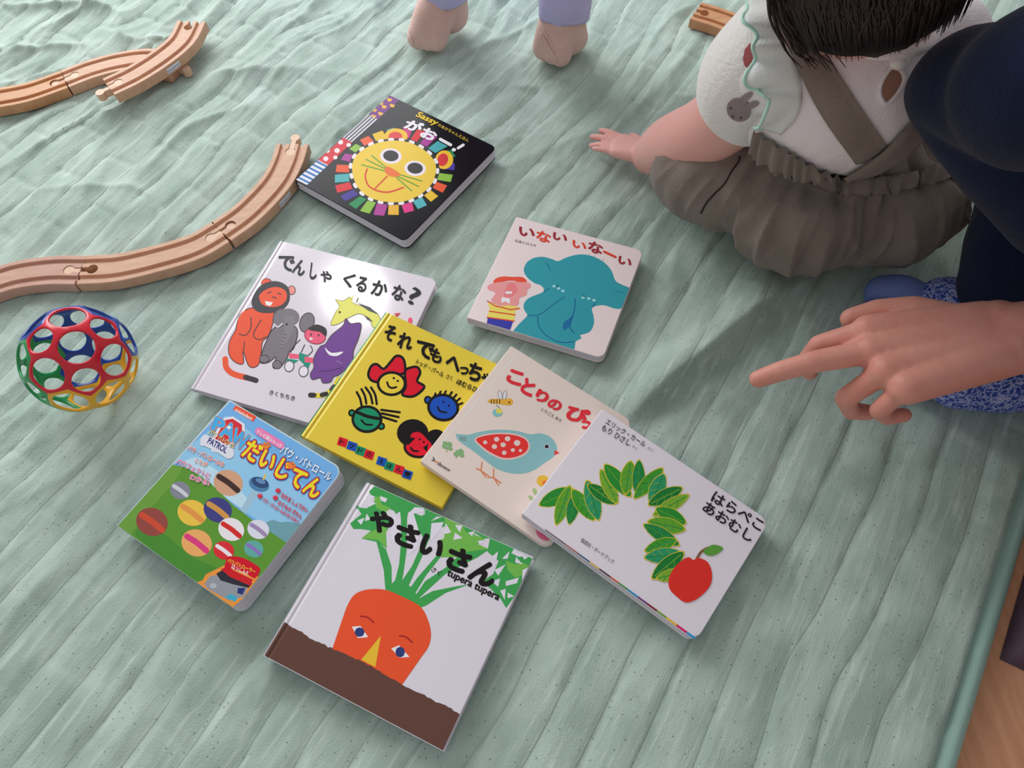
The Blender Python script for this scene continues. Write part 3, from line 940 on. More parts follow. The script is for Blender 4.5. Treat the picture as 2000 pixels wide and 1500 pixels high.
b.ell(745, 645, 50, 74, GR, 15, 18, 8, (70, 66, 70)); b.ell(958, 680, 55, 78, GR, 20, 18, 8, (70, 66, 70)); b.ell(812, 640, 88, 70, GR); b.poly([(780, 640), (860, 640), (850, 740), (800, 830), (745, 890), (750, 820), (782, 740)], (120, 114, 120), 3)
for k in range(5): b.line([(770 - 8 * k, 770 + 26 * k), (800 - 9 * k, 778 + 26 * k)], 5, (80, 74, 80))
b.ell(800, 695, 9, 9, (40, 36, 40)); b.line([(700, 690), (730, 715), (765, 690)], 12, (190, 184, 192), 3)
b.ell(625, 965, 38, 30, GR, 0, 14, 6, LN); b.ell(725, 1010, 36, 32, GR, 0, 14, 6, LN)
b.begin('boy_picture')
b.ell(1022, 785, 84, 62, (214, 84, 112), 15, 20, 6, (110, 40, 60)); b.poly([(968, 725), (1035, 695), (1108, 728), (1106, 790), (1060, 755), (995, 745)], (52, 48, 50), 3)
b.ell(990, 775, 7, 10, LN); b.ell(1050, 780, 7, 10, LN); b.poly([(975, 795), (1010, 805), (985, 820)], (236, 228, 230))
for p in ([(905, 815), (855, 865), (830, 915)], [(985, 860), (1002, 900), (965, 940)], [(940, 855), (912, 915)]): b.line(p, 7, LN, 3)
b.poly([(815, 920), (900, 930), (892, 962), (822, 960)], (214, 84, 112)); b.poly([(898, 915), (962, 935), (985, 1000), (962, 1052), (922, 992), (895, 970)], (24, 130, 108)); b.poly([(800, 962), (892, 975), (842, 1012), (800, 1002)], (24, 130, 108)); b.poly([(940, 945), (1015, 960), (1005, 998), (940, 990)], (214, 84, 112))
for x, y in ((820, 1022), (932, 1062)): b.ell(x, y, 36, 42, (208, 200, 210), 15, 18, 8, (90, 90, 96))
b.begin('giraffe_picture')
b.poly([(1145, 690), (1182, 602), (1212, 552), (1180, 502), (1240, 512), (1292, 480), (1312, 522), (1400, 560), (1500, 602), (1530, 670), (1480, 722), (1440, 652), (1370, 612), (1290, 640), (1222, 682), (1170, 700)], (228, 208, 104), 3, 6, (150, 140, 100))
b.poly([(1350, 525), (1450, 560), (1520, 620), (1440, 590)], (80, 80, 84)); b.poly([(1400, 620), (1440, 640), (1480, 680), (1430, 660)], (90, 88, 80)); b.line([(1305, 520), (1312, 475)], 12, (228, 208, 104)); b.line([(1345, 520), (1358, 490)], 10, (120, 110, 80)); b.ell(1215, 600, 8, 10, LN)
b.begin('tail_picture')
b.line([(985, 1247), (1095, 1247), (1165, 1190), (1205, 1120)], 36, (222, 190, 50), 4); b.line([(985, 1247), (1015, 1248)], 38, (50, 46, 44)); b.line([(1075, 1247), (1110, 1238)], 36, (50, 46, 44)); b.line([(1150, 1205), (1170, 1180)], 34, (60, 56, 50))
b.begin('hippo_picture')
b.poly([(1240, 705), (1262, 650), (1300, 690), (1380, 690), (1362, 800), (1322, 900), (1312, 1000), (1242, 1060), (1202, 1092), (1165, 1105), (1140, 1145), (1082, 1150), (1062, 1112), (1002, 1125), (985, 1085), (1012, 1032), (1012, 960), (1060, 872), (1102, 850), (1150, 780)], PU, 4, 8, (80, 66, 78))
b.poly([(1098, 875), (1150, 918), (1242, 908), (1195, 942), (1130, 932)], (222, 214, 224), 3); b.line([(1060, 1060), (1140, 1058), (1240, 1030)], 7, (66, 40, 84), 3); b.line([(1190, 980), (1230, 1000)], 6, (150, 110, 160))
b.begin('bird_picture')
b.poly([(1640, 610), (1690, 605), (1660, 640)], (190, 60, 80)); b.ell(1765, 665, 18, 24, (214, 84, 112))
b.begin('printed_title')
for ch, tl, tr, bl in (('で', (742, 155), (862, 168), (735, 268)), ('ん', (878, 178), (962, 212), (842, 288)), ('し', (992, 215), (1042, 228), (978, 335)), ('ゃ', (1078, 268), (1158, 298), (1055, 348)), ('く', (1268, 290), (1345, 310), (1225, 388)), ('る', (1362, 318), (1438, 338), (1335, 428)), ('か', (1485, 345), (1598, 375), (1455, 455)), ('な', (1648, 380), (1742, 412), (1612, 488)), ('?', (1790, 400), (1856, 430), (1742, 525))):
    b.text(ch, tl, tr, bl, (36, 36, 40), .032 if ch != '?' else .012)
b.begin('printed_credits')
b.text('きくちちき', (672, 1206), (868, 1258), (662, 1242), (52, 48, 52), .01)
b.flush()

# ---- yellow faces
b = B['yellow']; b.crop = (570, 600, 3.75)
YL, RE, GN, BL_ = (221, 185, 58), (202, 24, 44), (24, 130, 92), (26, 74, 168)
b.begin('face_pictures')
b.poly([(560, 492), (582, 432), (622, 417), (672, 452), (722, 402), (765, 357), (812, 372), (830, 432), (820, 485), (740, 495), (660, 525), (632, 548), (582, 535)], RE, 4, 19)
b.poly([(828, 472), (872, 442), (920, 440), (940, 482), (918, 542), (970, 578), (940, 622), (880, 655), (808, 640), (835, 580)], RE, 4, 19)
b.ell(730, 560, 99, 82, YL, 0, 24, 20)
b.ell(747, 520, 9, 9, K); b.ell(776, 540, 9, 9, K); b.line([(698, 550), (710, 580), (735, 592), (765, 585)], 15, K, 4)
for p in ([(475, 622), (500, 670), (512, 728)], [(510, 600), (535, 650), (545, 705)], [(540, 588), (575, 640), (590, 705)], [(580, 588), (610, 640), (622, 710)], [(655, 752), (790, 770)], [(660, 778), (782, 805)], [(660, 803), (765, 836)]): b.line(p, 17, K, 3)
b.ell(440, 775, 21, 21, GN, 0, 14, 14); b.ell(655, 872, 21, 21, GN, 0, 14, 14); b.ell(550, 820, 104, 92, GN, 0, 24, 20)
b.line([(478, 770), (560, 802), (650, 818)], 24, K, 4); b.line([(510, 828), (540, 858), (588, 862)], 14, K, 4)
for p in ([(1040, 665), (1052, 632)], [(1075, 648), (1090, 618)], [(1115, 642), (1128, 615)], [(1155, 648), (1172, 622)], [(1185, 665), (1205, 640)], [(1205, 690), (1232, 668)], [(1220, 715), (1250, 702)]): b.line(p, 15, K)
b.ell(996, 680, 22, 24, BL_, 0, 14, 14); b.ell(1108, 735, 108, 92, BL_, 10, 24, 20)
b.ell(1110, 695, 8, 8, K); b.ell(1150, 722, 8, 8, K); b.line([(1068, 732), (1085, 762), (1132, 772)], 14, K, 4)
b.ell(885, 922, 116, 102, K); b.ell(1055, 965, 75, 70, K); b.ell(930, 1022, 104, 76, RE, 0, 24, 18); b.poly([(870, 940), (905, 915), (950, 925), (1000, 985), (1005, 1040), (880, 1000)], RE, 3); b.poly([(850, 950), (880, 955), (905, 960), (860, 1005), (835, 1010)], K)
b.ell(937, 968, 8, 8, K); b.ell(966, 988, 8, 8, K); b.line([(872, 1030), (890, 1052), (925, 1055)], 14, K, 4); b.poly([(960, 1030), (1000, 1000), (990, 1060)], K)
b.begin('lettered_blocks')
for x, y, c, ch in ((371, 988, RE, 'ト'), (440, 1018, BL_, 'ッ'), (503, 1053, GN, 'ド'), (566, 1080, RE, 'の'), (657, 1130, BL_, 'え'), (715, 1165, GN, 'ほ'), (785, 1190, RE, 'ん'), (846, 1226, BL_, '！')):
    b.poly([(x - 23, y - 40), (x + 42, y - 18), (x + 23, y + 40), (x - 42, y + 18)], c)
    b.text(ch, (x - 12, y - 23), (x + 22, y - 11), (x - 23, y + 10), K, .03)
b.begin('printed_title')
for ch, tl, tr, bl in (('そ', (700, 130), (772, 152), (668, 232)), ('れ', (795, 185), (896, 208), (768, 292)), ('で', (925, 238), (1050, 282), (900, 345)), ('も', (1030, 295), (1112, 328), (1002, 385)), ('へ', (1148, 352), (1248, 392), (1120, 435)), ('っ', (1240, 432), (1298, 452), (1222, 482)), ('ち', (1315, 400), (1402, 438), (1280, 515)), ('ゃ', (1400, 478), (1468, 505), (1382, 556)), ('ら', (1492, 480), (1562, 515), (1455, 590))):
    b.text(ch, tl, tr, bl, K, .04)
b.begin('printed_credits')
b.text('トッド・パール', (922, 382), (1118, 480), (905, 418), K, .02); b.text('さく', (1138, 490), (1180, 508), (1128, 522), K, .015); b.text('ほむらひろし', (1218, 528), (1440, 625), (1202, 562), K, .03)
b.flush()

# ---- little bird
b = B['bird']; b.crop = (800, 670, 3.659)
b.begin('hinge_crease'); b.line([(772, 68), (162, 800)], 6, (234, 224, 220))
b.begin('bird_picture')
b.poly([(330, 655), (345, 650), (420, 655), (500, 635), (620, 620), (760, 627), (860, 652), (930, 645), (1000, 667), (1045, 720), (1052, 772), (1020, 820), (960, 860), (900, 902), (820, 932), (720, 930), (620, 898), (530, 830), (440, 762), (352, 700)], (126, 172, 176), 4)
b.poly([(462, 690), (515, 658), (620, 642), (745, 647), (835, 682), (860, 742), (828, 798), (742, 830), (655, 830), (562, 788), (500, 738)], (220, 178, 172), 4)
b.poly([(475, 690), (522, 667), (620, 652), (740, 657), (828, 690), (848, 742), (818, 788), (740, 818), (660, 818), (572, 778), (512, 732)], (212, 52, 50), 4)
for x, y, r in ((540, 710, 15), (622, 688, 19), (700, 684, 20), (768, 714, 23), (606, 740, 19), (668, 727, 19), (676, 784, 17), (738, 765, 15), (792, 768, 12)): b.ell(x, y, r, r * .9, (232, 190, 184))
b.ell(980, 740, 20, 18, (190, 200, 204)); b.ell(980, 740, 15, 14, (48, 40, 48)); b.poly([(1036, 765), (1072, 786), (1034, 802)], (216, 62, 62))
for p in ([(518, 852), (510, 912)], [(478, 896), (510, 912), (562, 948)], [(510, 912), (545, 960)], [(600, 900), (600, 962)], [(560, 958), (600, 962), (652, 1000)], [(600, 962), (636, 1015)]): b.line(p, 9, (204, 120, 82))
for k in range(3): b.line([(358, 668 + k * 10), (405, 676 + k * 11)], 5, (120, 130, 130))
b.begin('bee_picture')
b.ell(646, 372, 14, 34, (206, 204, 206), -12, 14, 5, (140, 136, 140)); b.ell(680, 372, 13, 34, (206, 204, 206), 12, 14, 5, (140, 136, 140))
b.poly([(556, 415), (590, 400), (660, 402), (725, 398), (738, 425), (715, 445), (640, 436), (585, 430)], (222, 160, 56), 3)
for x in (585, 605, 625, 645): b.line([(x, 404), (x - 3, 430)], 7, (90, 62, 40))
b.ell(712, 425, 6, 6, K); b.line([(620, 445), (650, 470), (655, 490)], 5, (110, 110, 110)); b.ell(628, 498, 36, 28, (120, 176, 178)); b.ell(640, 486, 24, 18, (232, 196, 84))
b.begin('clover_picture')
for x, y in ((255, 718), (286, 722), (250, 740), (288, 752), (345, 782), (368, 772), (332, 796), (372, 800)): b.ell(x, y, 20, 15, (124, 164, 112), 30)
b.line([(275, 740), (262, 780)], 5, (124, 164, 112)); b.line([(352, 792), (330, 822)], 5, (124, 164, 112))
b.begin('flower_picture')
b.ell(952, 985, 44, 40, (232, 168, 60)); b.ell(966, 1000, 20, 18, (220, 110, 60)); b.ell(895, 1060, 24, 14, (150, 176, 120), 70); b.ell(865, 1105, 20, 13, (150, 176, 120), 40)
b.begin('petal_picture')
b.poly([(902, 1338), (930, 1352), (960, 1366), (985, 1392), (1000, 1410), (962, 1410), (920, 1385)], (214, 104, 138), 3)
b.begin('printed_title')
CR = (206, 48, 58)
for ch, tl, tr, bl in (('こ', (722, 188), (818, 222), (690, 272)), ('と', (830, 250), (905, 288), (790, 345)), ('り', (925, 330), (1000, 362), (895, 402)), ('の', (1005, 395), (1092, 425), (982, 458)), ('ぴ', (1150, 440), (1290, 490), (1110, 535)), ('っ', (1240, 548), (1298, 572), (1216, 598)), ('ぴ', (1330, 540), (1450, 590), (1300, 640))):
    b.text(ch, tl, tr, bl, CR, .055)
b.begin('printed_credits')
b.text('とりごえ まり', (948, 460), (1088, 545), (936, 482), (96, 84, 84), .008)
b.begin('printed_emblem')
b.line([(170, 818), (180, 845), (160, 838)], 7, (60, 56, 60)); b.line([(170, 830), (178, 842)], 6, (60, 56, 60)); b.ell(186, 846, 7, 7, (236, 150, 60)); b.ell(200, 852, 6, 6, (220, 120, 80))
b.text('Benesse', (212, 850), (294, 898), (202, 872), (78, 70, 74), .012, .12)
b.flush()

# ---- leaves and apple in place of the story figure
b = B['cat']; b.crop = (1000, 780, 3.0615)
b.begin('leaf_picture')
path = resample(spline([(265, 585), (330, 650), (430, 630), (520, 580), (600, 505), (680, 470), (770, 480), (870, 540), (945, 620), (945, 715), (895, 800), (890, 890), (925, 980), (960, 1050)], 6), 21)
GRN = [(40, 132, 48), (92, 152, 46), (34, 122, 62), (62, 142, 42), (44, 140, 96), (28, 112, 50), (116, 160, 50)]
b.line(path, 26, (206, 178, 60), 2)
for k, p in enumerate(path):
    t = path[min(k + 1, 20)] - path[max(k - 1, 0)]; t = t / np.linalg.norm(t); nn = np.array([-t[1], t[0]])
    ln = 118 + 14 * math.sin(k * 2.1); w = 44 + 5 * math.cos(k * 1.7); d = nn + t * .25 * (1 if k % 2 else -1); d /= np.linalg.norm(d); e = np.array([-d[1], d[0]])
    for sc, c in ((1.0, (204, 180, 56)), (.93, GRN[k % 7])):
        sh = [p + d * a * ln * sc + e * w * bb * sc for a, bb in ((-1, 0), (-.7, .62), (-.2, .98), (.3, .92), (.72, .55), (1, 0), (.72, -.55), (.3, -.92), (-.2, -.98), (-.7, -.62))]
        b.poly(sh, c, 3)
    b.line([p - d * ln * .8, p + d * ln * .8], 5, GRN[(k + 1) % 7])
    for j in (-.4, 0, .4): b.line([p + d * ln * j, p + d * ln * (j + .22) + e * w * .7], 4, GRN[(k + 2) % 7]); b.line([p + d * ln * j, p + d * ln * (j + .22) - e * w * .7], 4, GRN[(k + 3) % 7])
b.begin('apple_picture')
b.line([(1100, 960), (1128, 915), (1165, 890)], 14, (120, 84, 50), 3)
b.poly([(1110, 948), (1170, 975), (1195, 1045), (1180, 1120), (1110, 1190), (1040, 1215), (985, 1180), (940, 1130), (940, 1060), (985, 990), (1050, 945), (1085, 962)], (208, 48, 40), 4)
b.poly([(1145, 905), (1200, 870), (1262, 890), (1215, 930), (1165, 932)], (86, 148, 60), 3)
b.begin('printed_title')
INK1 = (42, 32, 46)
b.text('はらぺこ', (1216, 548), (1512, 732), (1186, 606), INK1, .02); b.text('あおむし', (1165, 606), (1452, 800), (1134, 664), INK1, .02)
b.begin('printed_credits')
b.text('エリック・カール', (572, 115), (804, 258), (556, 146), INK1, .008); b.text('さく', (816, 282), (846, 300), (808, 298), (96, 86, 100))
b.text('もり ひさし', (548, 150), (716, 250), (530, 182), INK1, .01); b.text('やく', (722, 272), (752, 291), (714, 288), (96, 86, 100))
b.begin('publisher_line')
b.text('偕成社・ボードブック', (420, 826), (614, 962), (406, 850), INK1)
b.begin('edge_stripe')
segs = [(150, (60, 40, 40)), (90, (150, 60, 50)), (90, (30, 60, 110)), (70, (200, 160, 50)), (80, (60, 30, 50)), (60, (190, 80, 40)), (70, (60, 130, 60)), (75, (20, 130, 180)), (70, (100, 50, 110)), (70, (120, 30, 50)), (70, (110, 150, 60)), (75, (222, 172, 40)), (75, (206, 20, 90)), (60, (30, 140, 200))]
t0 = 0; tot = sum(s_[0] for s_ in segs); A, Z = np.array([195, 782.]), np.array([1085, 1440.])
nrm_ = np.array([.594, -.804])
for ln, c in segs:
    p, q_ = A + (Z - A) * t0 / tot, A + (Z - A) * (t0 + ln) / tot; k0, k1 = 6 + 13 * t0 / tot, 6 + 13 * (t0 + ln) / tot; t0 += ln
    b.poly([p, q_, q_ + nrm_ * k1, p + nrm_ * k0], c)
b.flush()

# ---- big yellow lettering book
b = B['paw']; b.crop = (220, 770, 3.4085)
b.begin('meadow_picture')
b.poly(rrect_px(b), (108, 164, 214))
b.poly([(700, 200), (780, 150), (1000, 330), (1180, 560), (1420, 700), (1160, 1010), (1000, 860), (820, 740), (640, 560), (430, 440)], (136, 186, 218), 3)
b.poly([(560, 420), (640, 470), (760, 560), (900, 700), (860, 760), (640, 600), (470, 470)], (176, 206, 222), 3)
b.poly([(1000, 880), (1060, 838), (1120, 852), (1180, 850), (1300, 900), (1150, 995), (1060, 940)], (104, 150, 160), 3)
b.poly([(400, 468), (500, 492), (640, 580), (800, 735), (950, 850), (1160, 990), (1062, 1110), (870, 1372), (790, 1425), (30, 872)], (88, 140, 50))
b.poly([(400, 468), (470, 486), (400, 600), (250, 760), (120, 930), (30, 872)], (104, 150, 62))
b.poly([(150, 940), (300, 900), (520, 1080), (700, 1160), (640, 1240), (540, 1240)], (70, 130, 50), 3)
b.begin('tower_picture')
b.poly([(930, 640), (975, 650), (900, 760), (890, 800), (850, 770), (880, 720)], (150, 180, 200)); b.ell(975, 600, 70, 48, (70, 120, 160), 20); b.ell(982, 588, 60, 34, (44, 70, 110), 20); b.ell(985, 578, 34, 16, (90, 130, 170), 20); b.line([(1005, 565), (1018, 535)], 12, (210, 180, 80))
# plain round balls where the cover shows its figures
b.begin('ball_pictures')
for x, y, r, c, c2 in ((770, 590, 100, (196, 150, 120), (62, 44, 42)), (450, 640, 68, (126, 126, 140), (196, 196, 204)), (262, 850, 108, (140, 70, 62), (196, 74, 50)), (530, 790, 100, (222, 182, 70), (214, 140, 70)), (700, 770, 96, (60, 62, 120), (196, 140, 70)), (560, 990, 104, (222, 160, 96), (206, 60, 120)), (790, 900, 88, (222, 214, 218), (200, 44, 44)), (970, 900, 74, (206, 206, 220), (150, 130, 170)), (940, 1030, 66, (90, 160, 150), (130, 110, 180)), (740, 1040, 70, (204, 44, 52), (222, 214, 218))):
    b.ell(x, y, r, r * .86, c, 20); b.line([(x - r * .62, y - r * .42), (x, y - r * .02), (x + r * .62, y + r * .5)], r * .38, c2, 4)
b.begin('truck_picture')
b.poly([(552, 1262), (600, 1238), (620, 1200), (680, 1170), (760, 1130), (975, 1215), (918, 1310), (868, 1372), (800, 1418), (560, 1275)], (232, 140, 62))
b.poly([(610, 1265), (650, 1210), (720, 1200), (830, 1270), (900, 1290), (880, 1350), (780, 1375), (640, 1300)], (140, 142, 150)); b.poly([(690, 1195), (740, 1165), (930, 1260), (905, 1290), (800, 1265), (720, 1240)], (46, 44, 54)); b.poly([(720, 1165), (760, 1150), (935, 1235), (915, 1275), (780, 1215)], (196, 32, 40))
b.poly([(745, 1350), (790, 1330), (835, 1355), (815, 1382)], (60, 160, 190)); b.ell(670, 1275, 22, 18, (170, 172, 180)); b.poly([(835, 1290), (885, 1290), (865, 1335), (830, 1325)], (40, 50, 110))
b.begin('printed_banner')
b.poly([(760, 1090), (800, 1078), (870, 1090), (945, 1130), (985, 1168), (945, 1228), (880, 1185), (800, 1165), (745, 1178)], (196, 22, 40), 2)
b.text('パウパトローラー', (770, 1092), (955, 1170), (762, 1118), (238, 196, 60), .02); b.text('はっしん!!', (800, 1130), (905, 1178), (790, 1160), (240, 228, 232), .02)
b.begin('network_emblem')
b.poly([(800, 102), (822, 74), (957, 150), (936, 184)], (222, 78, 48)); b.text('nickelodeon', (822, 92), (935, 154), (812, 112), (240, 228, 228), .02)
b.begin('shield_emblem')
b.poly([(742, 160), (800, 148), (880, 200), (880, 250), (800, 330), (720, 395), (660, 380), (640, 330), (690, 250)], (216, 214, 224)); b.poly([(752, 172), (800, 164), (862, 204), (862, 246), (790, 320), (716, 380), (672, 368), (660, 335), (705, 255)], (196, 40, 56))
for (ch, tl, tr, bl) in (('P', (688, 152), (752, 182), (660, 232)), ('A', (752, 178), (832, 220), (712, 272)), ('W', (822, 228), (912, 282), (780, 322))):
    b.text(ch, tl, tr, bl, (222, 110, 60), .075); b.text(ch, tl, tr, bl, (66, 160, 214), .045)
b.ell(776, 222, 14, 11, (226, 224, 232))
b.line([(620, 310), (700, 345), (775, 395)], 72, (206, 206, 216)); b.ell(616, 285, 18, 16, (206, 206, 216)); b.ell(600, 330, 18, 16, (206, 206, 216)); b.ell(790, 375, 18, 16, (206, 206, 216)); b.ell(770, 415, 18, 16, (206, 206, 216))
b.text('パウ・パトロール', (655, 232), (822, 330), (636, 268), (90, 66, 50), .06); b.text('パウ・パトロール', (655, 232), (822, 330), (636, 268), (226, 208, 150), .025)
b.text('PATROL', (648, 288), (770, 358), (630, 325), (50, 56, 120), .03)
b.begin('printed_title')
b.line([(975, 248), (1120, 340)], 52, (226, 120, 170)); b.text('テレビ超ひゃっか', (968, 235), (1135, 338), (955, 258), (240, 230, 236), .015)
t_ = ((1138, 338), (1468, 530), (1112, 388)); b.text('パウ・パトロール', *t_, (40, 120, 190), .07); b.text('パウ・パトロール', *t_, (238, 238, 244), .03)
t_ = ((918, 298), (1412, 592), (856, 408)); b.text('だいじてん', *t_, (64, 60, 140), .115); b.text('だいじてん', *t_, (206, 30, 46), .085); b.text('だいじてん', *t_, (246, 206, 40), .035)
for x, y in ((1022, 352), (1190, 485)):
    b.ell(x, y, 20, 15, (236, 120, 50)); [b.ell(x + dx, y + dy, 9, 9, (236, 120, 50)) for dx, dy in ((-22, -10), (-8, -24), (12, -24), (24, -8))]
b.begin('printed_blurb')
for body, tl, tr, bl, c in (('パウ・パトロールの', (512, 340), (748, 456), (498, 372), (226, 110, 84)), ('ことが', (560, 424), (638, 458), (548, 452), (226, 110, 84)), ('パウフェクトに', (438, 428), (658, 532), (422, 462), (222, 90, 150)), ('わかる!', (524, 532), (652, 578), (512, 566), (222, 90, 150))):
    b.text(body, tl, tr, bl, (236, 226, 232), .075); b.text(body, tl, tr, bl, c, .03)
for body, tl, tr, bl in (('なかま しょうかい', (1132, 655), (1308, 765), (1118, 685)), ('のりもの ずかん', (1112, 706), (1268, 806), (1098, 735)), ('パウ・パトロールの だいひみつ', (1008, 690), (1246, 842), (996, 714))):
    b.text(body, tl, tr, bl, (206, 40, 60), .03)
for x, y in ((1102, 650), (1085, 698), (982, 686)):
    b.ell(x, y, 12, 9, (206, 40, 60)); [b.ell(x + dx, y + dy, 6, 6, (206, 40, 60)) for dx, dy in ((-12, -8), (-4, -16), (8, -15), (14, -5))]
b.flush()

# ---- carrot
b = B['carrot']; b.crop = (500, 930, 2.7268)
LG, LG2, SO = (58, 146, 74), (104, 166, 72), (90, 62, 54)
b.begin('leaf_picture')
for p, c in (([(640, 345), (692, 388), (722, 480), (724, 600), (690, 612), (680, 500), (660, 420)], LG), ([(772, 175), (806, 180), (802, 400), (785, 520), (775, 570), (738, 565), (762, 470), (772, 350)], LG), ([(890, 345), (932, 310), (884, 430), (812, 585), (775, 560), (830, 480)], LG), ([(960, 425), (1000, 410), (905, 530), (838, 640), (800, 625), (860, 540)], LG), ([(1100, 402), (1245, 388), (1185, 430), (1010, 520), (868, 650), (828, 668), (900, 560), (1020, 480)], LG), ([(1140, 575), (1010, 622), (905, 690), (878, 700), (852, 660), (940, 612), (1050, 590)], LG), ([(690, 610), (735, 560), (785, 555), (835, 600), (870, 650), (882, 698), (800, 662), (740, 632)], LG)): b.poly(p, c)
b.poly([(600, 82), (640, 42), (740, 86), (805, 112), (850, 160), (812, 190), (772, 185), (745, 202), (722, 160), (682, 190), (652, 130), (620, 112)], LG)
b.poly([(500, 252), (562, 202), (522, 150), (590, 172), (640, 122), (652, 172), (692, 182), (712, 262), (692, 300), (697, 385), (642, 350), (562, 332), (612, 290), (562, 282), (520, 282)], LG)
b.poly([(630, 110), (660, 110), (668, 150), (720, 170), (690, 190), (640, 170)], LG2); b.poly([(565, 330), (600, 300), (700, 260), (690, 320), (697, 385), (650, 340)], LG2)
b.poly([(690, 135), (740, 90), (820, 100), (915, 150), (905, 140), (860, 165), (812, 192), (800, 240), (772, 235), (768, 190), (720, 180)], LG)
b.poly([(840, 195), (882, 212), (912, 192), (932, 240), (1002, 200), (1045, 212), (1052, 260), (982, 272), (932, 332), (900, 352), (882, 312), (850, 272)], LG)
b.poly([(860, 150), (1000, 205), (960, 215), (930, 240), (905, 200)], LG)
b.poly([(1010, 215), (1062, 242), (1112, 256), (1122, 292), (1182, 262), (1162, 312), (1222, 332), (1182, 362), (1240, 388), (1132, 402), (1062, 432), (985, 432), (970, 342), (1002, 332)], LG2)
b.poly([(1040, 225), (1180, 290), (1260, 320), (1210, 330), (1160, 300), (1120, 300), (1100, 260)], LG)
b.poly([(1250, 322), (1332, 345), (1402, 385), (1472, 440), (1455, 530), (1405, 582), (1382, 642), (1332, 702), (1302, 652), (1252, 602), (1202, 562), (1262, 522), (1292, 452), (1232, 402)], LG)
b.poly([(1330, 450), (1380, 470), (1420, 460), (1455, 480), (1440, 530), (1380, 540), (1340, 500)], LG2)
for p in ([(1310, 440), (1350, 400), (1340, 440)], [(1330, 560), (1400, 540), (1390, 570), (1330, 585)], [(1340, 620), (1375, 640), (1340, 650)], [(1060, 300), (1100, 330), (1050, 340)], [(1240, 470), (1290, 450), (1260, 500)], [(1375, 385), (1440, 425), (1400, 430), (1360, 410)], [(880, 170), (905, 185), (880, 195)], [(590, 200), (610, 230), (580, 240)], [(1385, 430), (1420, 470), (1380, 460)],
          [(720, 180), (770, 240), (765, 330), (735, 360), (715, 300), (730, 240)], [(812, 200), (845, 165), (900, 160), (885, 190), (840, 200), (870, 300), (860, 380), (812, 420)], [(935, 250), (1000, 245), (975, 300), (925, 350)], [(600, 95), (635, 110), (610, 130), (640, 145), (600, 165)], [(660, 105), (700, 120), (690, 140), (665, 130)],
          [(1060, 260), (1100, 262), (1085, 300)], [(1130, 300), (1175, 275), (1150, 320)], [(1180, 345), (1225, 340), (1195, 365)], [(1010, 250), (1040, 300), (1000, 310)], [(1255, 430), (1290, 400), (1280, 450)], [(1270, 500), (1330, 470), (1290, 530)], [(1255, 560), (1300, 545), (1290, 590)], [(1300, 610), (1330, 600), (1325, 660)], [(1420, 500), (1455, 490), (1420, 560)], [(1400, 400), (1450, 430), (1430, 445)], [(540, 235), (580, 222), (560, 260)], [(640, 200), (680, 215), (650, 240)]): b.poly(p, (203, 198, 209))
b.begin('carrot_picture')
b.poly([(402, 932)] + [tuple(p) for p in spline([(430, 850), (460, 762), (490, 682), (530, 627), (600, 603), (690, 606), (775, 640), (872, 692), (912, 755), (932, 835), (920, 905), (880, 965)], 4)] + [(768, 1125), (560, 1020)], (220, 76, 42))
b.line([(558, 747), (592, 751), (627, 779)], 9, (150, 36, 36), 4); b.line([(765, 850), (800, 858), (832, 885)], 9, (150, 36, 36), 4)
b.poly([(510, 802), (556, 798), (598, 857), (545, 863)], (222, 208, 210)); b.ell(552, 831, 27, 26, (44, 56, 110), 0, 8)
b.poly([(720, 918), (762, 901), (818, 963), (765, 967)], (222, 208, 210)); b.ell(768, 937, 26, 29, (44, 56, 110), 0, 8)
b.poly([(665, 850), (560, 978), (636, 1017)], (226, 170, 50))
b.begin('soil_picture')
top = [(150, 778), (180, 792), (205, 815), (245, 830), (280, 862), (330, 880), (400, 916), (480, 950), (560, 985), (650, 1035), (770, 1105), (850, 1150), (900, 1165), (960, 1205), (1010, 1220), (1085, 1268)]
topr = resample(top, 60); rng_ = np.random.default_rng(4)
uvt = [b.P(p[0], p[1] + rng_.normal() * 2.5) for p in topr]
us_ = sorted({u for u, v in uvt} | {-b.W / 2 + .0005 + k * .0005 for k in range(28)} | {b.W / 2 - .0005}); ut = np.array([u for u, v in uvt]); vt = np.array([v for u, v in uvt])
vt_ = lambda u: float(np.interp(u, ut, vt))
uv = [(u, -b.H / 2 + .0005) for u in us_] + [(u, vt_(u)) for u in us_]; n_ = len(us_)
b.add(uv, [t for i in range(n_ - 1) for t in ((i, i + 1, n_ + i), (i + 1, n_ + i + 1, n_ + i))], SO)
b.begin('printed_title')
for ch, tl, tr, bl in (('や', (625, 178), (738, 208), (598, 280)), ('さ', (765, 245), (872, 282), (735, 352)), ('い', (905, 312), (1010, 355), (862, 398)), ('さ', (1045, 372), (1150, 412), (1010, 482)), ('ん', (1195, 440), (1305, 495), (1130, 540))):
    b.text(ch, tl, tr, bl, K, .06)
b.begin('printed_credits')
b.text('さく', (945, 482), (990, 508), (930, 505), K, .01); b.text('tupera tupera', (1028, 500), (1302, 635), (1010, 538), K, .03)
b.flush()
# ================================================================== people
def atY(x, y, Y):
    d = ray(x, y); return CAM + d * (Y / d.y)


def V3(*a): return Vector(a)


_ico = {}


def ico(bm, c, r, sub=2, sc=(1, 1, 1)):
    if sub not in _ico:
        t = bmesh.new(); bmesh.ops.create_icosphere(t, subdivisions=sub, radius=1)
        _ico[sub] = ([v.co.copy() for v in t.verts], [[v.index for v in f.verts] for f in t.faces]); t.free()
    vs, fs = _ico[sub]
    nv = [bm.verts.new(Vector(c) + Vector((v.x * sc[0], v.y * sc[1], v.z * sc[2])) * r) for v in vs]
    for f in fs: bm.faces.new([nv[i] for i in f])


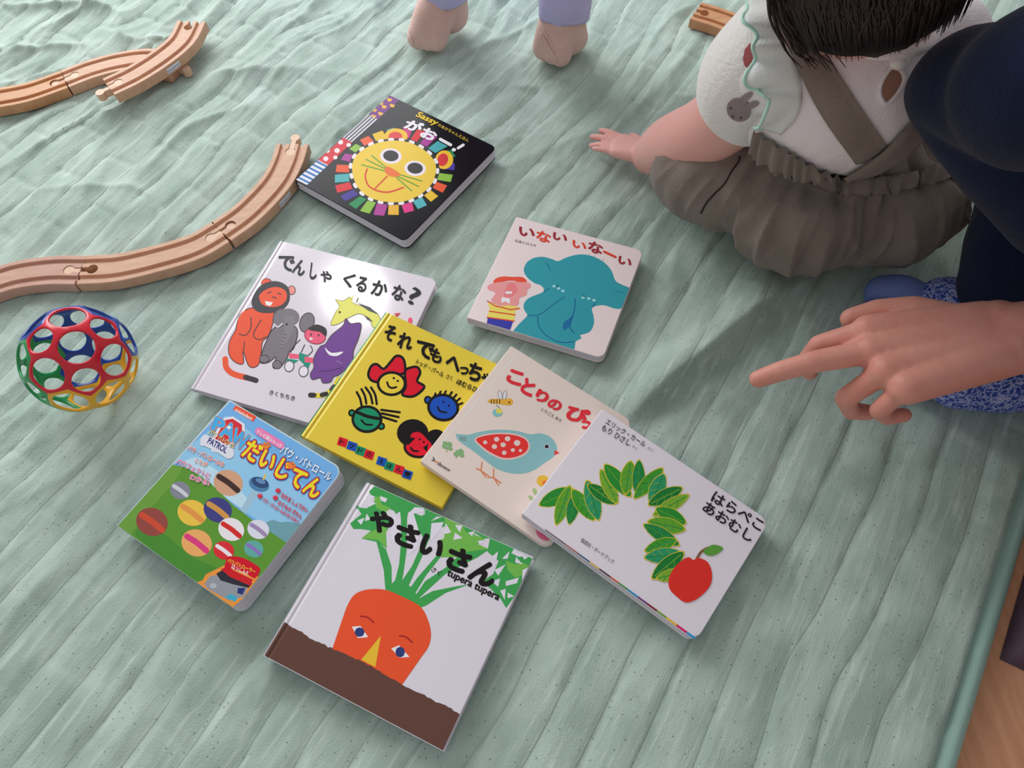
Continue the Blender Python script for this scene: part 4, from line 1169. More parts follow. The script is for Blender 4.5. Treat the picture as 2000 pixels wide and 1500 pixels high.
def capsule(bm, p, q_, r0, r1, seg=14):
    p, q_ = Vector(p), Vector(q_); big = r0 > .018
    if big: seg = 28
    ico(bm, p, r0, 3 if big else 2); ico(bm, q_, r1, 3 if big else 2)
    if (q_ - p).length < 1e-5: return
    t = (q_ - p).normalized(); u = t.orthogonal().normalized(); w = t.cross(u)
    A = [bm.verts.new(p + (u * math.cos(a) + w * math.sin(a)) * r0) for a in [2 * math.pi * k / seg for k in range(seg)]]
    Bv = [bm.verts.new(q_ + (u * math.cos(a) + w * math.sin(a)) * r1) for a in [2 * math.pi * k / seg for k in range(seg)]]
    for k in range(seg): bm.faces.new((A[k], A[(k + 1) % seg], Bv[(k + 1) % seg], Bv[k]))
    bm.faces.new(A[::-1]); bm.faces.new(Bv)


def limb(bm, pts, rad, n=5):
    """smoothly bending, tapering limb"""
    q_ = spline([(*p, r) for p, r in zip(pts, rad)], n)
    for a, c in zip(q_[:-1], q_[1:]): capsule(bm, a[:3], c[:3], a[3], c[3])


def grow(name, fill, m, parent, voxel, smooth=6, fac=.5):
    """one continuous surface grown round the given limbs and volumes"""
    bm = bmesh.new(); fill(bm)
    o = bm_obj(name, bm, m, parent)
    md = o.modifiers.new('r', 'REMESH'); md.mode = 'VOXEL'; md.voxel_size = voxel; md.use_smooth_shade = True
    if smooth:
        ms = o.modifiers.new('s', 'SMOOTH'); ms.iterations = smooth; ms.factor = fac
    bake(o)
    o.data.materials.clear(); o.data.materials.append(m)
    o.data.polygons.foreach_set('use_smooth', [True] * len(o.data.polygons))
    return o


def hand(bm, w, d, n, thumb, L, curls, fat=1.0, spread=1.0):
    """palm, four fingers of their own lengths and a thumb leaving the side of the palm"""
    w, d, n = Vector(w), Vector(d).normalized(), Vector(n); n = (n - d * n.dot(d)).normalized()
    s_ = d.cross(n) * thumb       # towards the thumb
    lat = (.165, .055, -.055, -.155); base = (.50, .53, .505, .46)
    ln = ((.21, .13, .10), (.235, .145, .105), (.215, .135, .10), (.16, .10, .09)); rr = (.050, .052, .048, .042)
    capsule(bm, w + s_ * .06 * L, w - s_ * .06 * L, .105 * L * fat, .105 * L * fat)
    for i in range(4):
        b_ = w + d * base[i] * L + s_ * lat[i] * L
        capsule(bm, w + d * .05 * L + s_ * lat[i] * .5 * L, b_, .095 * L * fat, .066 * L * fat)
        p = b_; ang = 0; sp_ = (lat[i] + .01) * .75 * spread; dir0 = (d + s_ * sp_).normalized(); ax = s_
        for k in range(3):
            ang += math.radians(curls[i][k])
            dd = (dir0 * math.cos(ang) - n * math.sin(ang)).normalized()
            q_ = p + dd * ln[i][k] * L
            r0 = rr[i] * L * fat * (1 - .09 * k); capsule(bm, p, q_, r0, r0 * .9, 10); p = q_
    tb = w + d * .14 * L + s_ * .13 * L
    capsule(bm, w + d * .06 * L + s_ * .06 * L, tb + d * .05 * L, .085 * L * fat, .075 * L * fat)
    c = curls[4]; p = tb; dd = (d * .75 + s_ * .66 - n * .15).normalized()
    for k, l_ in enumerate((.18, .145, .11)):
        q_ = p + dd * l_ * L; r0 = (.068 - .008 * k) * L * fat; capsule(bm, p, q_, r0, r0 * .9, 10); p = q_
        dd = (dd + d * math.sin(math.radians(c[k])) * .6 - s_ * math.sin(math.radians(c[k])) * .5 - n * .12).normalized()


class Surf:
    """drape things on a surface seen along the photograph's rays"""
    def __init__(s, *objs):
        vs = []; fs = []
        for o in objs:
            k = len(vs); mw = o.matrix_world if o.parent is None else o.parent.matrix_world @ o.matrix_basis
            vs += [mw @ v.co for v in o.data.vertices]; fs += [[i + k for i in p.vertices] for p in o.data.polygons]
        s.t = BVHTree.FromPolygons(vs, fs)

    def hit(s, x, y, off=.0008):
        h_, n, _, _ = s.t.ray_cast(CAM, ray(x, y))
        if h_ is None:
            d = ray(x, y); best = None
            for k in range(1, 160):
                p = CAM + d * (.3 + .006 * k); r = s.t.find_nearest(p)
                if best is None or r[3] < best[1]: best = (r[0], r[3], r[1])
            h_, n = best[0], best[2]
        if n.dot(ray(x, y)) > 0: n = -n
        return h_ + n * off, n


def decal(name, surf, shapes, parent, off=.0009, step=9, rough=.8):
    """flat print following a cloth surface; shapes = [(outline px, colour)]"""
    V = []; F = []; Cc = []
    for li, (pts, col) in enumerate(shapes):
        P = [np.array(p, float) for p in pts]
        P = resample([*P, P[0]], max(12, int(sum(np.linalg.norm(P[i] - P[i - 1]) for i in range(len(P))) / step)))[:-1]
        lo = np.min(P, 0); hi = np.max(P, 0)
        extra = [(x, y) for x in np.arange(lo[0] + step / 2, hi[0], step) for y in np.arange(lo[1] + step / 2, hi[1], step)]
        vo, _, tr, *_r = geometry.delaunay_2d_cdt([Vector(p) for p in P] + [Vector(e) for e in extra], [], [list(range(len(P)))], 1, 1e-5)
        k = len(V); inv = parent.matrix_world.inverted()
        V += [inv @ surf.hit(p.x, p.y, off + li * .0002)[0] for p in vo]
        F += [tuple(i + k for i in t) for t in tr]; Cc += [alb(col)] * len(tr)
    o = mesh_obj(name, V, F, PRINT, parent, True)
    ca = o.data.color_attributes.new('Col', 'FLOAT_COLOR', 'CORNER')
    ca.data.foreach_set('color', [x for c in Cc for _ in range(3) for x in (*c, 1.0)])
    return o


def ribbon(name, surf, left, right, m, parent, off=.002, thick=.0012, n=26, nw=5, wave=0, relax=6):
    """cloth band between two pixel edges, lying on a surface, with thickness"""
    Lp, Rp = resample(spline(left, 6), n), resample(spline(right, 6), n)
    inv = parent.matrix_world.inverted(); V = []; F = []; top = []
    for i in range(n):
        for k in range(nw):
            t = k / (nw - 1); q_ = Lp[i] * (1 - t) + Rp[i] * t
            bulge = math.sin(math.pi * t) * .0012
            p, nn = surf.hit(q_[0], q_[1], off + bulge + wave * math.sin(i * .85 + 1.3 * math.sin(i * .21) + k * .25))
            top.append((p, nn))
    # relax the heights a little so that the band is taut
    P = np.array([list(p) for p, _ in top]).reshape(n, nw, 3)
    for _ in range(relax): P[1:-1] = P[1:-1] * .5 + (P[:-2] + P[2:]) * .25
    P = P.reshape(-1, 3)
    for (p, nn), q_ in zip(top, P): V.append(inv @ Vector(q_))
    for (p, nn), q_ in zip(top, P): V.append(inv @ (Vector(q_) - nn * thick))
    N_ = n * nw
    for i in range(n - 1):
        for k in range(nw - 1):
            a = i * nw + k
            F.append((a, a + 1, a + nw + 1, a + nw)); F.append((N_ + a, N_ + a + nw, N_ + a + nw + 1, N_ + a + 1))
    for i in range(n - 1):
        for k in (0, nw - 1):
            a = i * nw + k; F.append((a, a + nw, N_ + a + nw, N_ + a))
    return mesh_obj(name, V, F, m, parent, True)


def face(parent, c, fwd, up, r, m_skin, iris=(60, 40, 34), wide=1.0):
    """eyes, brows and mouth on a head of radius r that looks along fwd"""
    fwd = fwd.normalized(); up = (up - fwd * up.dot(fwd)).normalized(); rt = fwd.cross(up)
    we = mat('eye_white', (225, 222, 224), .2, .5); ir = mat('iris', iris, .15, .5); br = mat('brow_hair', (60, 46, 40), .8, .2); lp = mat('lips', (196, 110, 104), .5, .3)
    for s_ in (-1, 1):
        e = c + fwd * r * .86 + rt * s_ * r * .36 + up * r * .02
        bm = bmesh.new(); ico(bm, e, r * .15, 2); eye = bm_obj('eye', bm, we, parent, True)
        bm = bmesh.new(); ico(bm, e + fwd * r * .075, r * .088, 2); o = bm_obj('iris', bm, ir, parent, True); o.parent = eye
        bm = bmesh.new(); tube(bm, [c + fwd * r * .93 + rt * s_ * r * (.20 + .32 * t) + up * r * (.27 + .06 * math.sin(math.pi * t)) - fwd * r * .16 * t for t in (0, .33, .66, 1)], [r * .018, r * .03, r * .028, r * .012]); bm_obj('eyebrow', bm, br, parent, True)
    bm = bmesh.new(); tube(bm, [c + fwd * r * (.93 - .1 * abs(t)) + rt * r * .2 * t - up * r * (.47 - .04 * t * t) for t in (-1, -.5, 0, .5, 1)], [r * .02, r * .045, r * .05, r * .045, r * .02]); bm_obj('lips', bm, lp, parent, True)


def head(bm, c, fwd, up, r, ear=1.0):
    fwd = fwd.normalized(); up = (up - fwd * up.dot(fwd)).normalized(); rt = fwd.cross(up)
    ico(bm, c + up * r * .12 - fwd * r * .06, r * 1.0, 3); ico(bm, c - up * r * .25 + fwd * r * .12, r * .82, 3)
    ico(bm, c - up * r * .55 + fwd * r * .32, r * .5, 2)                                  # chin
    for s_ in (-1, 1):
        ico(bm, c + fwd * r * .52 + rt * s_ * r * .38 - up * r * .28, r * .42, 2)         # cheeks
        ico(bm, c + rt * s_ * r * (.95 - .12 * (1 - ear)) - up * r * .08 - fwd * r * .05, r * .2 * ear, 2); ico(bm, c + rt * s_ * r * (1.0 - .2 * (1 - ear)) + up * r * .08 - fwd * r * .09, r * .17 * ear, 2)   # ears
    capsule(bm, c + fwd * r * .9 + up * r * .02, c + fwd * r * 1.0 - up * r * .2, r * .08, r * .13)   # nose


def scalp(parent, c, fwd, up, r, m, strands, name='hair'):
    """hair: a close cap over the skull and tapering locks falling from the crown"""
    fwd = fwd.normalized(); up = (up - fwd * up.dot(fwd)).normalized(); rt = fwd.cross(up)
    bm = bmesh.new()
    vs, fs = None, None
    t = bmesh.new(); bmesh.ops.create_icosphere(t, subdivisions=4, radius=1)
    c0 = c + up * r * .12 - fwd * r * .06
    keep = {}
    for v in t.verts:
        d = v.co.normalized(); f_, u_ = d.dot(fwd), d.dot(up)
        if f_ < .55 + .45 * max(0, u_ - .35) and u_ > -.62 - .2 * (-f_) and not (f_ > .3 and u_ < .42):
            keep[v.index] = bm.verts.new(c0 + d * r * (1.075 + .012 * math.sin(30 * math.atan2(d.dot(rt), f_))))
    for f in t.faces:
        if all(v.index in keep for v in f.verts): bm.faces.new([keep[v.index] for v in f.verts])
    t.free()
    ext = bmesh.ops.solidify(bm, geom=list(bm.faces), thickness=r * .05)
    rnd = random.Random(5)
    for k in range(strands):
        a = rnd.uniform(.22, 1.78) * math.pi   # round the head, not over the face
        out = (fwd * math.cos(a) + rt * math.sin(a)).normalized()
        ln = rnd.uniform(.72, 1.16); lay = rnd.uniform(-.01, .03); pts = []; jit = rnd.uniform(-.12, .12)
        for j in range(8):
            e = j / 7 * (1.95 * ln)
            d = (up * math.cos(e) + (out + rt * jit * e).normalized() * math.sin(e))
            rr_ = r * (1.095 + lay)
            if e > 1.6: d = (up * math.cos(1.6) + out * math.sin(1.6)) - up * (e - 1.6) * .95 - out * (e - 1.6) * .30
            pts.append(c0 + d * rr_)
        tube(bm, pts, [r * w_ for w_ in ((.02, .026, .028, .028, .026, .022, .016, .003) if strands > 300 else (.03, .05, .055, .055, .05, .042, .03, .006))], 4 if strands > 300 else 5)
    o = bm_obj(name, bm, m, parent, True)
    return o


SKIN_B = mat('baby_skin', (205, 158, 149), .5, .35, bump=(140, .06), var=(22, (208, 144, 136), .5), sss=.2)
SKIN_T = mat('child_skin', (214, 164, 148), .5, .35, sss=.2)
SKIN_A = mat('adult_skin', (196, 138, 124), .5, .35, bump=(220, .15), var=(30, (186, 118, 106), .6), sss=.2)
HAIR = mat('dark_hair', (34, 25, 25), .38, .45, bump=(300, .4, (1, 1, .08)))
SHIRT = mat('white_knit', (214, 205, 208), .85, .15, bump=(500, .35), sheen=.2)
PANTS = mat('grey_brown_linen', (112, 101, 94), .85, .12, bump=(380, .5), var=(30, (124, 113, 106), .7), sheen=.15)
FRILL = mat('frill_gauze', (200, 204, 202), .85, .15, bump=(500, .3))
MINT = mat('mint_edging', (170, 210, 196), .7, .2)

# ------------------------------------------------------------------ the sitting baby, back to the camera
baby = empty('person', (.335, .53, 0))
tag(baby, 'dark-haired baby in white shirt and grey-brown suspender trousers, sitting with back turned', 'person')
INV = baby.matrix_world.inverted()
_lo = Vector(baby.location)


def L(p): return Vector(p) - _lo


NAPE = atY(1752, 108, .462); WB = atY(1640, 345, .515)
SHC = NAPE + V3(-.004, .045, -.022)      # middle of the shoulders
LSH = SHC + V3(-.074, .004, .0); RSH = SHC + V3(.072, .0, -.006)
WC = WB + V3(.006, .070, .010)
ELB = atY(1380, 256, .572); WRI = atZ_ = at(1272, 303, .027)
CUF = atY(1446, 204, .545)
HC = NAPE + V3(-.034, .026, .060); HUP = V3(-.30, .10, 1).normalized(); HF = V3(-.35, 1, -.32).normalized(); HR = .065
LHIP = V3(.292, .545, .072); LKNEE = at(1352, 352, .060) + V3(.012, .012, 0)
RHIP = V3(.372, .545, .072); RKNEE = V3(.455, .665, .065)


def fill_body(bm):
    limb(bm, [L(WC - V3(0, 0, .05)), L(WC + V3(-.002, 0, .03)), L(SHC + V3(0, .004, -.05)), L(SHC + V3(0, 0, -.02))], [.060, .052, .050, .035])
    limb(bm, [L(SHC + V3(-.03, 0, -.012)), L(LSH + V3(.006, 0, -.006)), L((LSH + CUF) / 2 + V3(.0, 0, -.004)), L(CUF), L(ELB), L(ELB.lerp(WRI, .6)), L(WRI)], [.028, .027, .028, .0315, .0325, .0315, .0215], 5)
    limb(bm, [L(SHC + V3(.03, 0, -.01)), L(RSH), L(RSH + V3(.03, .05, -.06)), L(RSH + V3(.02, .12, -.11))], [.026, .025, .024, .019])
    hand(bm, L(RSH + V3(.015, .135, -.122)), V3(-.3, .9, -.4), V3(.2, .3, .9), -1, .075, [(20, 25, 20)] * 4 + [(10, 20, 20)], 1.25)
    dw = (at(1216, 287, .021) - WRI)
    hand(bm, L(WRI + dw.normalized() * .006), dw, V3(0, 0, 1), 1, .075, [(-4, 8, 8), (0, 8, 8), (4, 10, 8), (-4, 6, 6), (6, 10, 6)], 1.28, 1.15)
    limb(bm, [L(SHC), L(NAPE + V3(-.006, .032, .02)), L(HC)], [.028, .029, .03])
    head(bm, L(HC), HF, HUP, HR, .55)
    for h_, k_, f_ in ((LHIP, LKNEE, V3(.345, .715, .035)), (RHIP, RKNEE, V3(.40, .74, .035))):
        limb(bm, [L(h_), L(k_), L(f_)], [.04, .030, .024]); capsule(bm, L(f_), L(f_ + V3(.0, .045, -.01)), .022, .018)


body = grow('body', fill_body, SKIN_B, baby, .0016, 5)
face(baby, L(HC), HF, HUP, HR, SKIN_B)
scalp(baby, L(HC), HF, HUP, HR * 1.0, HAIR, 1700)
# thin locks that stray over the frill on the left
bm = bmesh.new()
for k in range(26):
    rn = random.Random(k)
    x0 = 1488 + rn.uniform(0, 60); pts = [atY(x0 + rn.uniform(-6, 6), -28, .455), atY(x0 + 8 + k * .7, 38, .452), atY(x0 + 28 + k * 1.6 + rn.uniform(-8, 8), 96 + rn.uniform(-14, 10), .452)]
    if k % 2: pts.append(atY(x0 + 58 + k * 2.2, 128 + rn.uniform(-10, 14), .455))
    q_ = spline([L(p) for p in pts], 5); tube(bm, q_, [.0016 * (1 - i / len(q_)) + .0002 for i in range(len(q_))], 4)
bm_obj('stray_locks', bm, HAIR, baby, True)


def fill_shirt(bm):
    for s_ in (-1, 1):
        limb(bm, [L(WC + V3(.024 * s_, 0, -.03)), L(WC + V3(-.002 + .022 * s_, -.004, .03)), L(SHC + V3(.012 * s_, .008, -.055)), L(SHC + V3(0, .002, -.022))], [.068, .066, .068, .054])
    capsule(bm, L(SHC + V3(-.058, 0, -.012)), L(SHC + V3(.055, 0, -.014)), .043, .042)
    capsule(bm, L(RSH + V3(-.01, 0, 0)), L(RSH + V3(.026, .04, -.05)), .037, .035)


shirt = grow('shirt', fill_shirt, SHIRT, baby, .0022, 8)


def fill_sleeve(bm):
    limb(bm, [L(LSH + V3(.012, .004, -.006)), L((LSH + CUF) / 2 + V3(-.002, 0, .002)), L(CUF), L(CUF.lerp(ELB, .5))], [.043, .042, .0405, .0395])


sleeve = grow('sleeve', fill_sleeve, mat('cream_rib_knit', (222, 208, 206), .85, .15, bump=(520, .6, (1, .25, 1)), sheen=.2), baby, .0018, 6)
# cut the sleeve open at the cuff
bm = bmesh.new(); bm.from_mesh(sleeve.data)
axc = (ELB - CUF).normalized()
bmesh.ops.bisect_plane(bm, geom=list(bm.verts) + list(bm.edges) + list(bm.faces), plane_co=L(CUF - axc * .004), plane_no=axc, clear_outer=True)
bm.to_mesh(sleeve.data); bm.free()


def fill_pants(bm):
    ico(bm, L(V3(.336, .540, .085)), .074, 3, (1.22, .98, 1.0))
    ico(bm, L(V3(.303, .516, .064)), .070, 3, (1.05, 1.0, .92)); ico(bm, L(V3(.384, .518, .066)), .070, 3, (1.12, .98, .92))
    [limb(bm, [L(WC + V3(.024 * s_, .0, -.02)), L(WC + V3(.024 * s_, 0, -.004))], [.080, .077]) for s_ in (-1, 1)]
    for h_, k_, f_ in ((LHIP, LKNEE, V3(.335, .70, .04)), (RHIP, RKNEE, V3(.40, .72, .04))):
        limb(bm, [L(h_), L((h_ + k_) / 2 + V3(0, 0, .006)), L(k_), L(k_.lerp(f_, .5)), L(f_)], [.066, .060, .050, .043, .034], 5)


pants = grow('trousers', fill_pants, PANTS, baby, .0026, 10)
me = pants.data; n_ = len(me.vertices)
co = np.zeros(n_ * 3); me.vertices.foreach_get('co', co); co = co.reshape(-1, 3); no = np.zeros(n_ * 3); me.vertices.foreach_get('normal', no); no = no.reshape(-1, 3)
wx, wy, wz = co[:, 0] + _lo.x - WC.x, co[:, 1] + _lo.y - WC.y, co[:, 2] + _lo.z
th = np.arctan2(wy, wx); below = np.clip((WC.z + .004 - wz), 0, 1)
gath = np.sin(th * 27 + 5 * vnoise(th * 6 + 40, wz * 30 + 9, 2)) * np.exp(-below / .020) * .0034
rdg = 1 - np.abs(2 * vnoise(th * 5.0 + 40 + wz * 6, wz * 5 + 3, 7) - 1)
rdg2 = 1 - np.abs(2 * vnoise(th * 12 + 60 - wz * 8, wz * 9 + 3, 8) - 1)
amp = np.clip(below / .012, 0, 1) * np.exp(-np.maximum(below - .05, 0) / .07)
dsp = gath + (.0075 * rdg ** 2.6 + .0034 * rdg2 ** 2.4 - .003) * amp
dsp *= np.clip((wz - .008) / .02, 0, 1)
co += no * dsp[:, None]
me.vertices.foreach_set('co', co.ravel()); me.update()
SB = Surf(shirt, pants)

# elastic waist: a gathered ruffle round the back
_up = [(1482, 250), (1506, 268), (1545, 290), (1590, 318), (1640, 340), (1695, 346), (1750, 340), (1810, 328), (1870, 308), (1900, 292)]
ribbon('gathered_waist', SB, _up, [(x - 10 + k * 1.4, y + (62 - 6 * k if k < 5 else 34)) for k, (x, y) in enumerate(_up)], PANTS, baby, .0052, .0016, 150, 6, .0024, 0)

c6 = lambda *ps: [(1300 + x / 2.857, y / 2.857) for x, y in ps]
SS_ = Surf(shirt)
ribbon('suspender_strap', SS_, c6((690, 270), (740, 400), (830, 570), (930, 730), (1050, 890), (1110, 985)), c6((850, 235), (930, 360), (1030, 510), (1130, 660), (1230, 800), (1290, 900)), PANTS, baby, .003, .0014, 30)
ribbon('suspender_strap', SS_, c6((1560, 560), (1390, 640), (1230, 800), (1120, 890), (1000, 965)), c6((1640, 630), (1490, 705), (1350, 830), (1210, 940), (1080, 1010)), PANTS, baby, .0055, .0014, 30)
# neckband, button and the open keyhole at the nape
bm = bmesh.new()
kp = [SS_.hit(*p, .0012)[0] for p in spline([(1742, 130), (1724, 152), (1716, 176), (1722, 196), (1732, 201), (1750, 184), (1764, 158), (1760, 140)], 5, True)]
tube(bm, [L(p) for p in kp] + [L(kp[0])], .0018, 6, False); bm_obj('keyhole_hem', bm, SHIRT, baby, True)
decal('skin_opening', SS_, [([(1744, 133), (1726, 154), (1719, 176), (1724, 194), (1732, 198), (1748, 182), (1761, 158), (1757, 141)], (150, 112, 96))], baby, .0007, 6)
bm = bmesh.new(); p_, n__ = SS_.hit(1752, 121, .003); ico(bm, L(p_), .0075, 3, (1, .8, .8)); bm_obj('pearl_button', bm, mat('pearl', (226, 210, 206), .15, .6), baby, True)
bm = bmesh.new(); ring = []
for k in range(40):
    a = 2 * math.pi * k / 40; ring.append(L(NAPE + V3(-.006, .030, .004) + V3(math.cos(a) * .040, math.sin(a) * .036, -.006 * math.sin(a) - .004)))
tube(bm, ring + [ring[0]], .0042, 8, False); bm_obj('neckband', bm, SHIRT, baby, True)

# sleeve frill with mint edging
fin = spline([(1500, -20), (1520, 40), (1548, 110), (1566, 170), (1560, 225), (1528, 262)], 10)
fout = spline([(1462, -14), (1466, 50), (1482, 66), (1478, 110), (1472, 150), (1480, 172), (1502, 172), (1503, 196), (1492, 226), (1494, 250)], 10)
NW = 60; fi, fo = resample(fin, NW), resample(fout, NW); SV = Surf(shirt, sleeve)
V = []; F = []; edge = []
for i in range(NW):
    for k in range(7):
        t = k / 6; q_ = fi[i] * (1 - t) + fo[i] * t
        p, nn = SV.hit(q_[0], q_[1], .0015 + .006 * t + .0055 * t * math.sin(i * .62 + .8 * math.sin(i * .3)))
        V.append(p)
P = np.array([list(p) for p in V]).reshape(NW, 7, 3)
for _ in range(2): P[1:-1] = P[1:-1] * .5 + (P[:-2] + P[2:]) * .25
V = [L(Vector(p)) for p in P.reshape(-1, 3)]; edge = [V[i * 7 + 6] for i in range(NW)]
for i in range(NW - 1):
    for k in range(6): F.append((i * 7 + k, i * 7 + k + 1, (i + 1) * 7 + k + 1, (i + 1) * 7 + k))
fr = mesh_obj('sleeve_frill', V, F, FRILL, baby, True)
sd = fr.modifiers.new('t', 'SOLIDIFY'); sd.thickness = .0008; bake(fr)
bm = bmesh.new(); tube(bm, edge, .0013, 6); bm_obj('frill_edging', bm, MINT, fr, True)

# rabbits printed on the sleeve, the seam of the trousers
c5 = lambda *ps: [(1150 + x / 5, 150 + y / 5) for x, y in ps]
SLV = Surf(sleeve)


def ov(cx, cy, rx, ry, rot, n=16):
    a = math.radians(rot); return [(cx + rx * math.cos(t) * math.cos(a) - ry * math.sin(t) * math.sin(a), cy + rx * math.cos(t) * math.sin(a) + ry * math.sin(t) * math.cos(a)) for t in [2 * math.pi * k / n for k in range(n)]]


GB = (132, 118, 122)
decal('rabbit_print', SV, [(c5(*ov(1468, 318, 122, 112, 35)), GB), (c5(*ov(1530, 205, 100, 34, -38)), GB), (c5(*ov(1600, 268, 78, 32, -22)), GB), (c5(*ov(1392, 298, 11, 11, 0)), (70, 60, 64)), (c5(*ov(1490, 388, 11, 11, 0)), (70, 60, 64)), (c5(*ov(1412, 376, 14, 10, 30)), (90, 76, 80))], baby, .0008, 5)
decal('berry_print', SV, [([(1466, 84), (1456, 96), (1452, 116), (1456, 130), (1466, 133), (1474, 126), (1476, 100)], (150, 80, 82))], baby, .0008, 5)
SP = Surf(pants)
bm = bmesh.new(); sm = resample(spline(c5((1472, 780), (1465, 830), (1400, 920), (1330, 1040), (1230, 1140), (1150, 1230), (1095, 1330)), 8), 60)
tube(bm, [L(SP.hit(x, y, .0004)[0]) for x, y in sm], .0009, 5); bm_obj('trouser_seam', bm, mat('dark_seam', (52, 44, 42), .9, .1), baby, True)

# ------------------------------------------------------------------ the standing child, only the feet in view
kid = empty('person', (0, .90, 0)); _lo = Vector(kid.location)
tag(kid, 'small child standing in beige socks and lavender trousers, only feet and cuffs in view', 'person')
SOCK = mat('beige_sock', (196, 165, 156), .9, .1, bump=(600, .5), var=(40, (186, 152, 142), .6), sheen=.2)
LAV = mat('lavender_jersey', (166, 162, 200), .85, .12, bump=(500, .3), sheen=.2)
A1, A2 = at(872, 4, .050), at(1102, 48, .050)      # ankles
T1, T2 = at(818, 72, .016), at(1064, 92, .016)
A1 = A1 + V3(0, .012, 0); A2 = A2 + V3(0, .012, 0)
KN = (V3(-.058, .935, .21), V3(.115, .925, .21)); HP = (V3(-.05, 1.02, .37), V3(.065, 1.02, .37)); KC = V3(.007, 1.02, .39)


def fill_kid(bm):
    for a, k_, h_ in zip((A1, A2), KN, HP): limb(bm, [L(h_), L(k_), L(a), L(a - V3(0, -.006, .025))], [.048, .036, .024, .021])
    limb(bm, [L(KC - V3(0, 0, .02)), L(KC + V3(0, -.004, .10)), L(KC + V3(0, 0, .19)), L(KC + V3(0, 0, .23))], [.072, .068, .064, .035])
    for s_ in (-1, 1):
        sh, el, wr = KC + V3(.075 * s_, 0, .20), KC + V3(.10 * s_, -.02, .10), KC + V3(.10 * s_, -.07, .03)
        limb(bm, [L(sh), L(el), L(wr)], [.032, .026, .019]); hand(bm, L(wr + V3(0, -.006, -.006)), V3(0, -.7, -.7), V3(0, -.7, .7), s_, .09, [(15, 20, 15)] * 4 + [(10, 20, 10)], 1.15)
    limb(bm, [L(KC + V3(0, 0, .22)), L(KC + V3(0, -.004, .28))], [.034, .034]); head(bm, L(KC + V3(0, -.008, .335)), V3(0, -1, -.25), V3(0, 0, 1), .074)


grow('body', fill_kid, SKIN_T, kid, .003, 4)
face(kid, L(KC + V3(0, -.008, .335)), V3(0, -1, -.25), V3(0, 0, 1), .074, SKIN_T)
scalp(kid, L(KC + V3(0, -.008, .335)), V3(0, -1, -.25), V3(0, 0, 1), .074, HAIR, 60)
grow('shirt', lambda bm: (limb(bm, [L(KC + V3(0, 0, .0)), L(KC + V3(0, -.004, .10)), L(KC + V3(0, 0, .19)), L(KC + V3(0, 0, .215))], [.078, .075, .072, .044]), [limb(bm, [L(KC + V3(.06 * s_, 0, .20)), L(KC + V3(.088 * s_, -.01, .15)), L(KC + V3(.098 * s_, -.02, .11))], [.040, .036, .033]) for s_ in (-1, 1)]), mat('pale_jersey', (206, 196, 188), .85, .15), kid, .004, 6)


def make_sock(a, t, wide, nm):
    d = (t - a); d.z = 0; d.normalize(); s_ = V3(-d.y, d.x, 0); heel = a - d * (.004 + .010 * nm); heel.z = .020

    def fill(bm):
        limb(bm, [L(a + V3(0, 0, .030)), L(a), L(a.lerp(heel, .5) + V3(0, 0, -.01))], [.0255, .0265, .025])
        capsule(bm, L(heel), L(a.lerp(t, .5) - V3(0, 0, .006)), .0195, .021)
        limb(bm, [L(a + V3(0, 0, -.006)), L(a.lerp(t, .45) + V3(0, 0, .006)), L(t + d * .001)], [.026, .0225, .0155])
        for k, w_ in enumerate((-1, -.45, .1, .6, 1)):
            e = t + s_ * w_ * wide - d * (.004 + .012 * abs(w_ - .1) ** 2); e.z = .0145
            limb(bm, [L(a.lerp(t, .35) + s_ * w_ * wide * .5), L(e)], [.018, .0142])
    o = grow('sock', fill, SOCK, kid, .0018, 7)
    return o


s1 = make_sock(A1, T1, .020, 0); s2 = make_sock(A2, T2, .021, 1)
# a crease and the seams over the toes
SK = Surf(s1, s2); c4 = lambda *ps: [(740 + x / 4.545, y / 4.545) for x, y in ps]
for nm, pts, w_ in (('sock_fold', c4((1435, 290), (1480, 360), (1530, 450), (1585, 555)), .0024), ('sock_fold', c4((1460, 262), (1510, 350), (1570, 470)), .0018), ('toe_seam', c4((265, 250), (290, 330), (320, 420), (345, 450)), .0008), ('toe_seam', c4((1335, 545), (1440, 575), (1560, 568)), .0010)):
    bm = bmesh.new(); tube(bm, [L(SK.hit(x, y, .0002)[0]) for x, y in resample(spline(pts, 6), 24)], [w_ * (.35 + .65 * math.sin(math.pi * min(1, (k + 1) / 25))) for k in range(24)], 6); bm_obj(nm, bm, SOCK, kid, True)


def fill_trousers(bm):
    for a, k_, h_ in zip((A1, A2), KN, HP): limb(bm, [L(h_), L(k_), L(k_.lerp(a + V3(0, 0, .012), .6)), L(a + V3(0, .001, .022))], [.058, .047, .037, .0315])
    limb(bm, [L(KC - V3(0, 0, .03)), L(KC + V3(0, 0, .02))], [.084, .080])


tr = grow('trousers', fill_trousers, LAV, kid, .003, 6)
for a, k_ in zip((A1, A2), KN):
    ax = (k_ - a).normalized(); u = ax.orthogonal().normalized(); w_ = ax.cross(u); V = []; F = []; prof = [(-.006, .0285), (-.009, .0300), (-.006, .0318), (.012, .0325), (.030, .0335), (.034, .0318)]
    for i in range(41):
        t = 2 * math.pi * i / 40
        for z_, r in prof: V.append(L(a + ax * (z_ + .008) + (u * math.cos(t) + w_ * math.sin(t)) * (r + .0006 * math.sin(t * 5))))
    for i in range(40):
        for k in range(5): F.append((i * 6 + k, (i + 1) * 6 + k, (i + 1) * 6 + k + 1, i * 6 + k + 1))
    mesh_obj('cuff', V, F, LAV, kid, True)

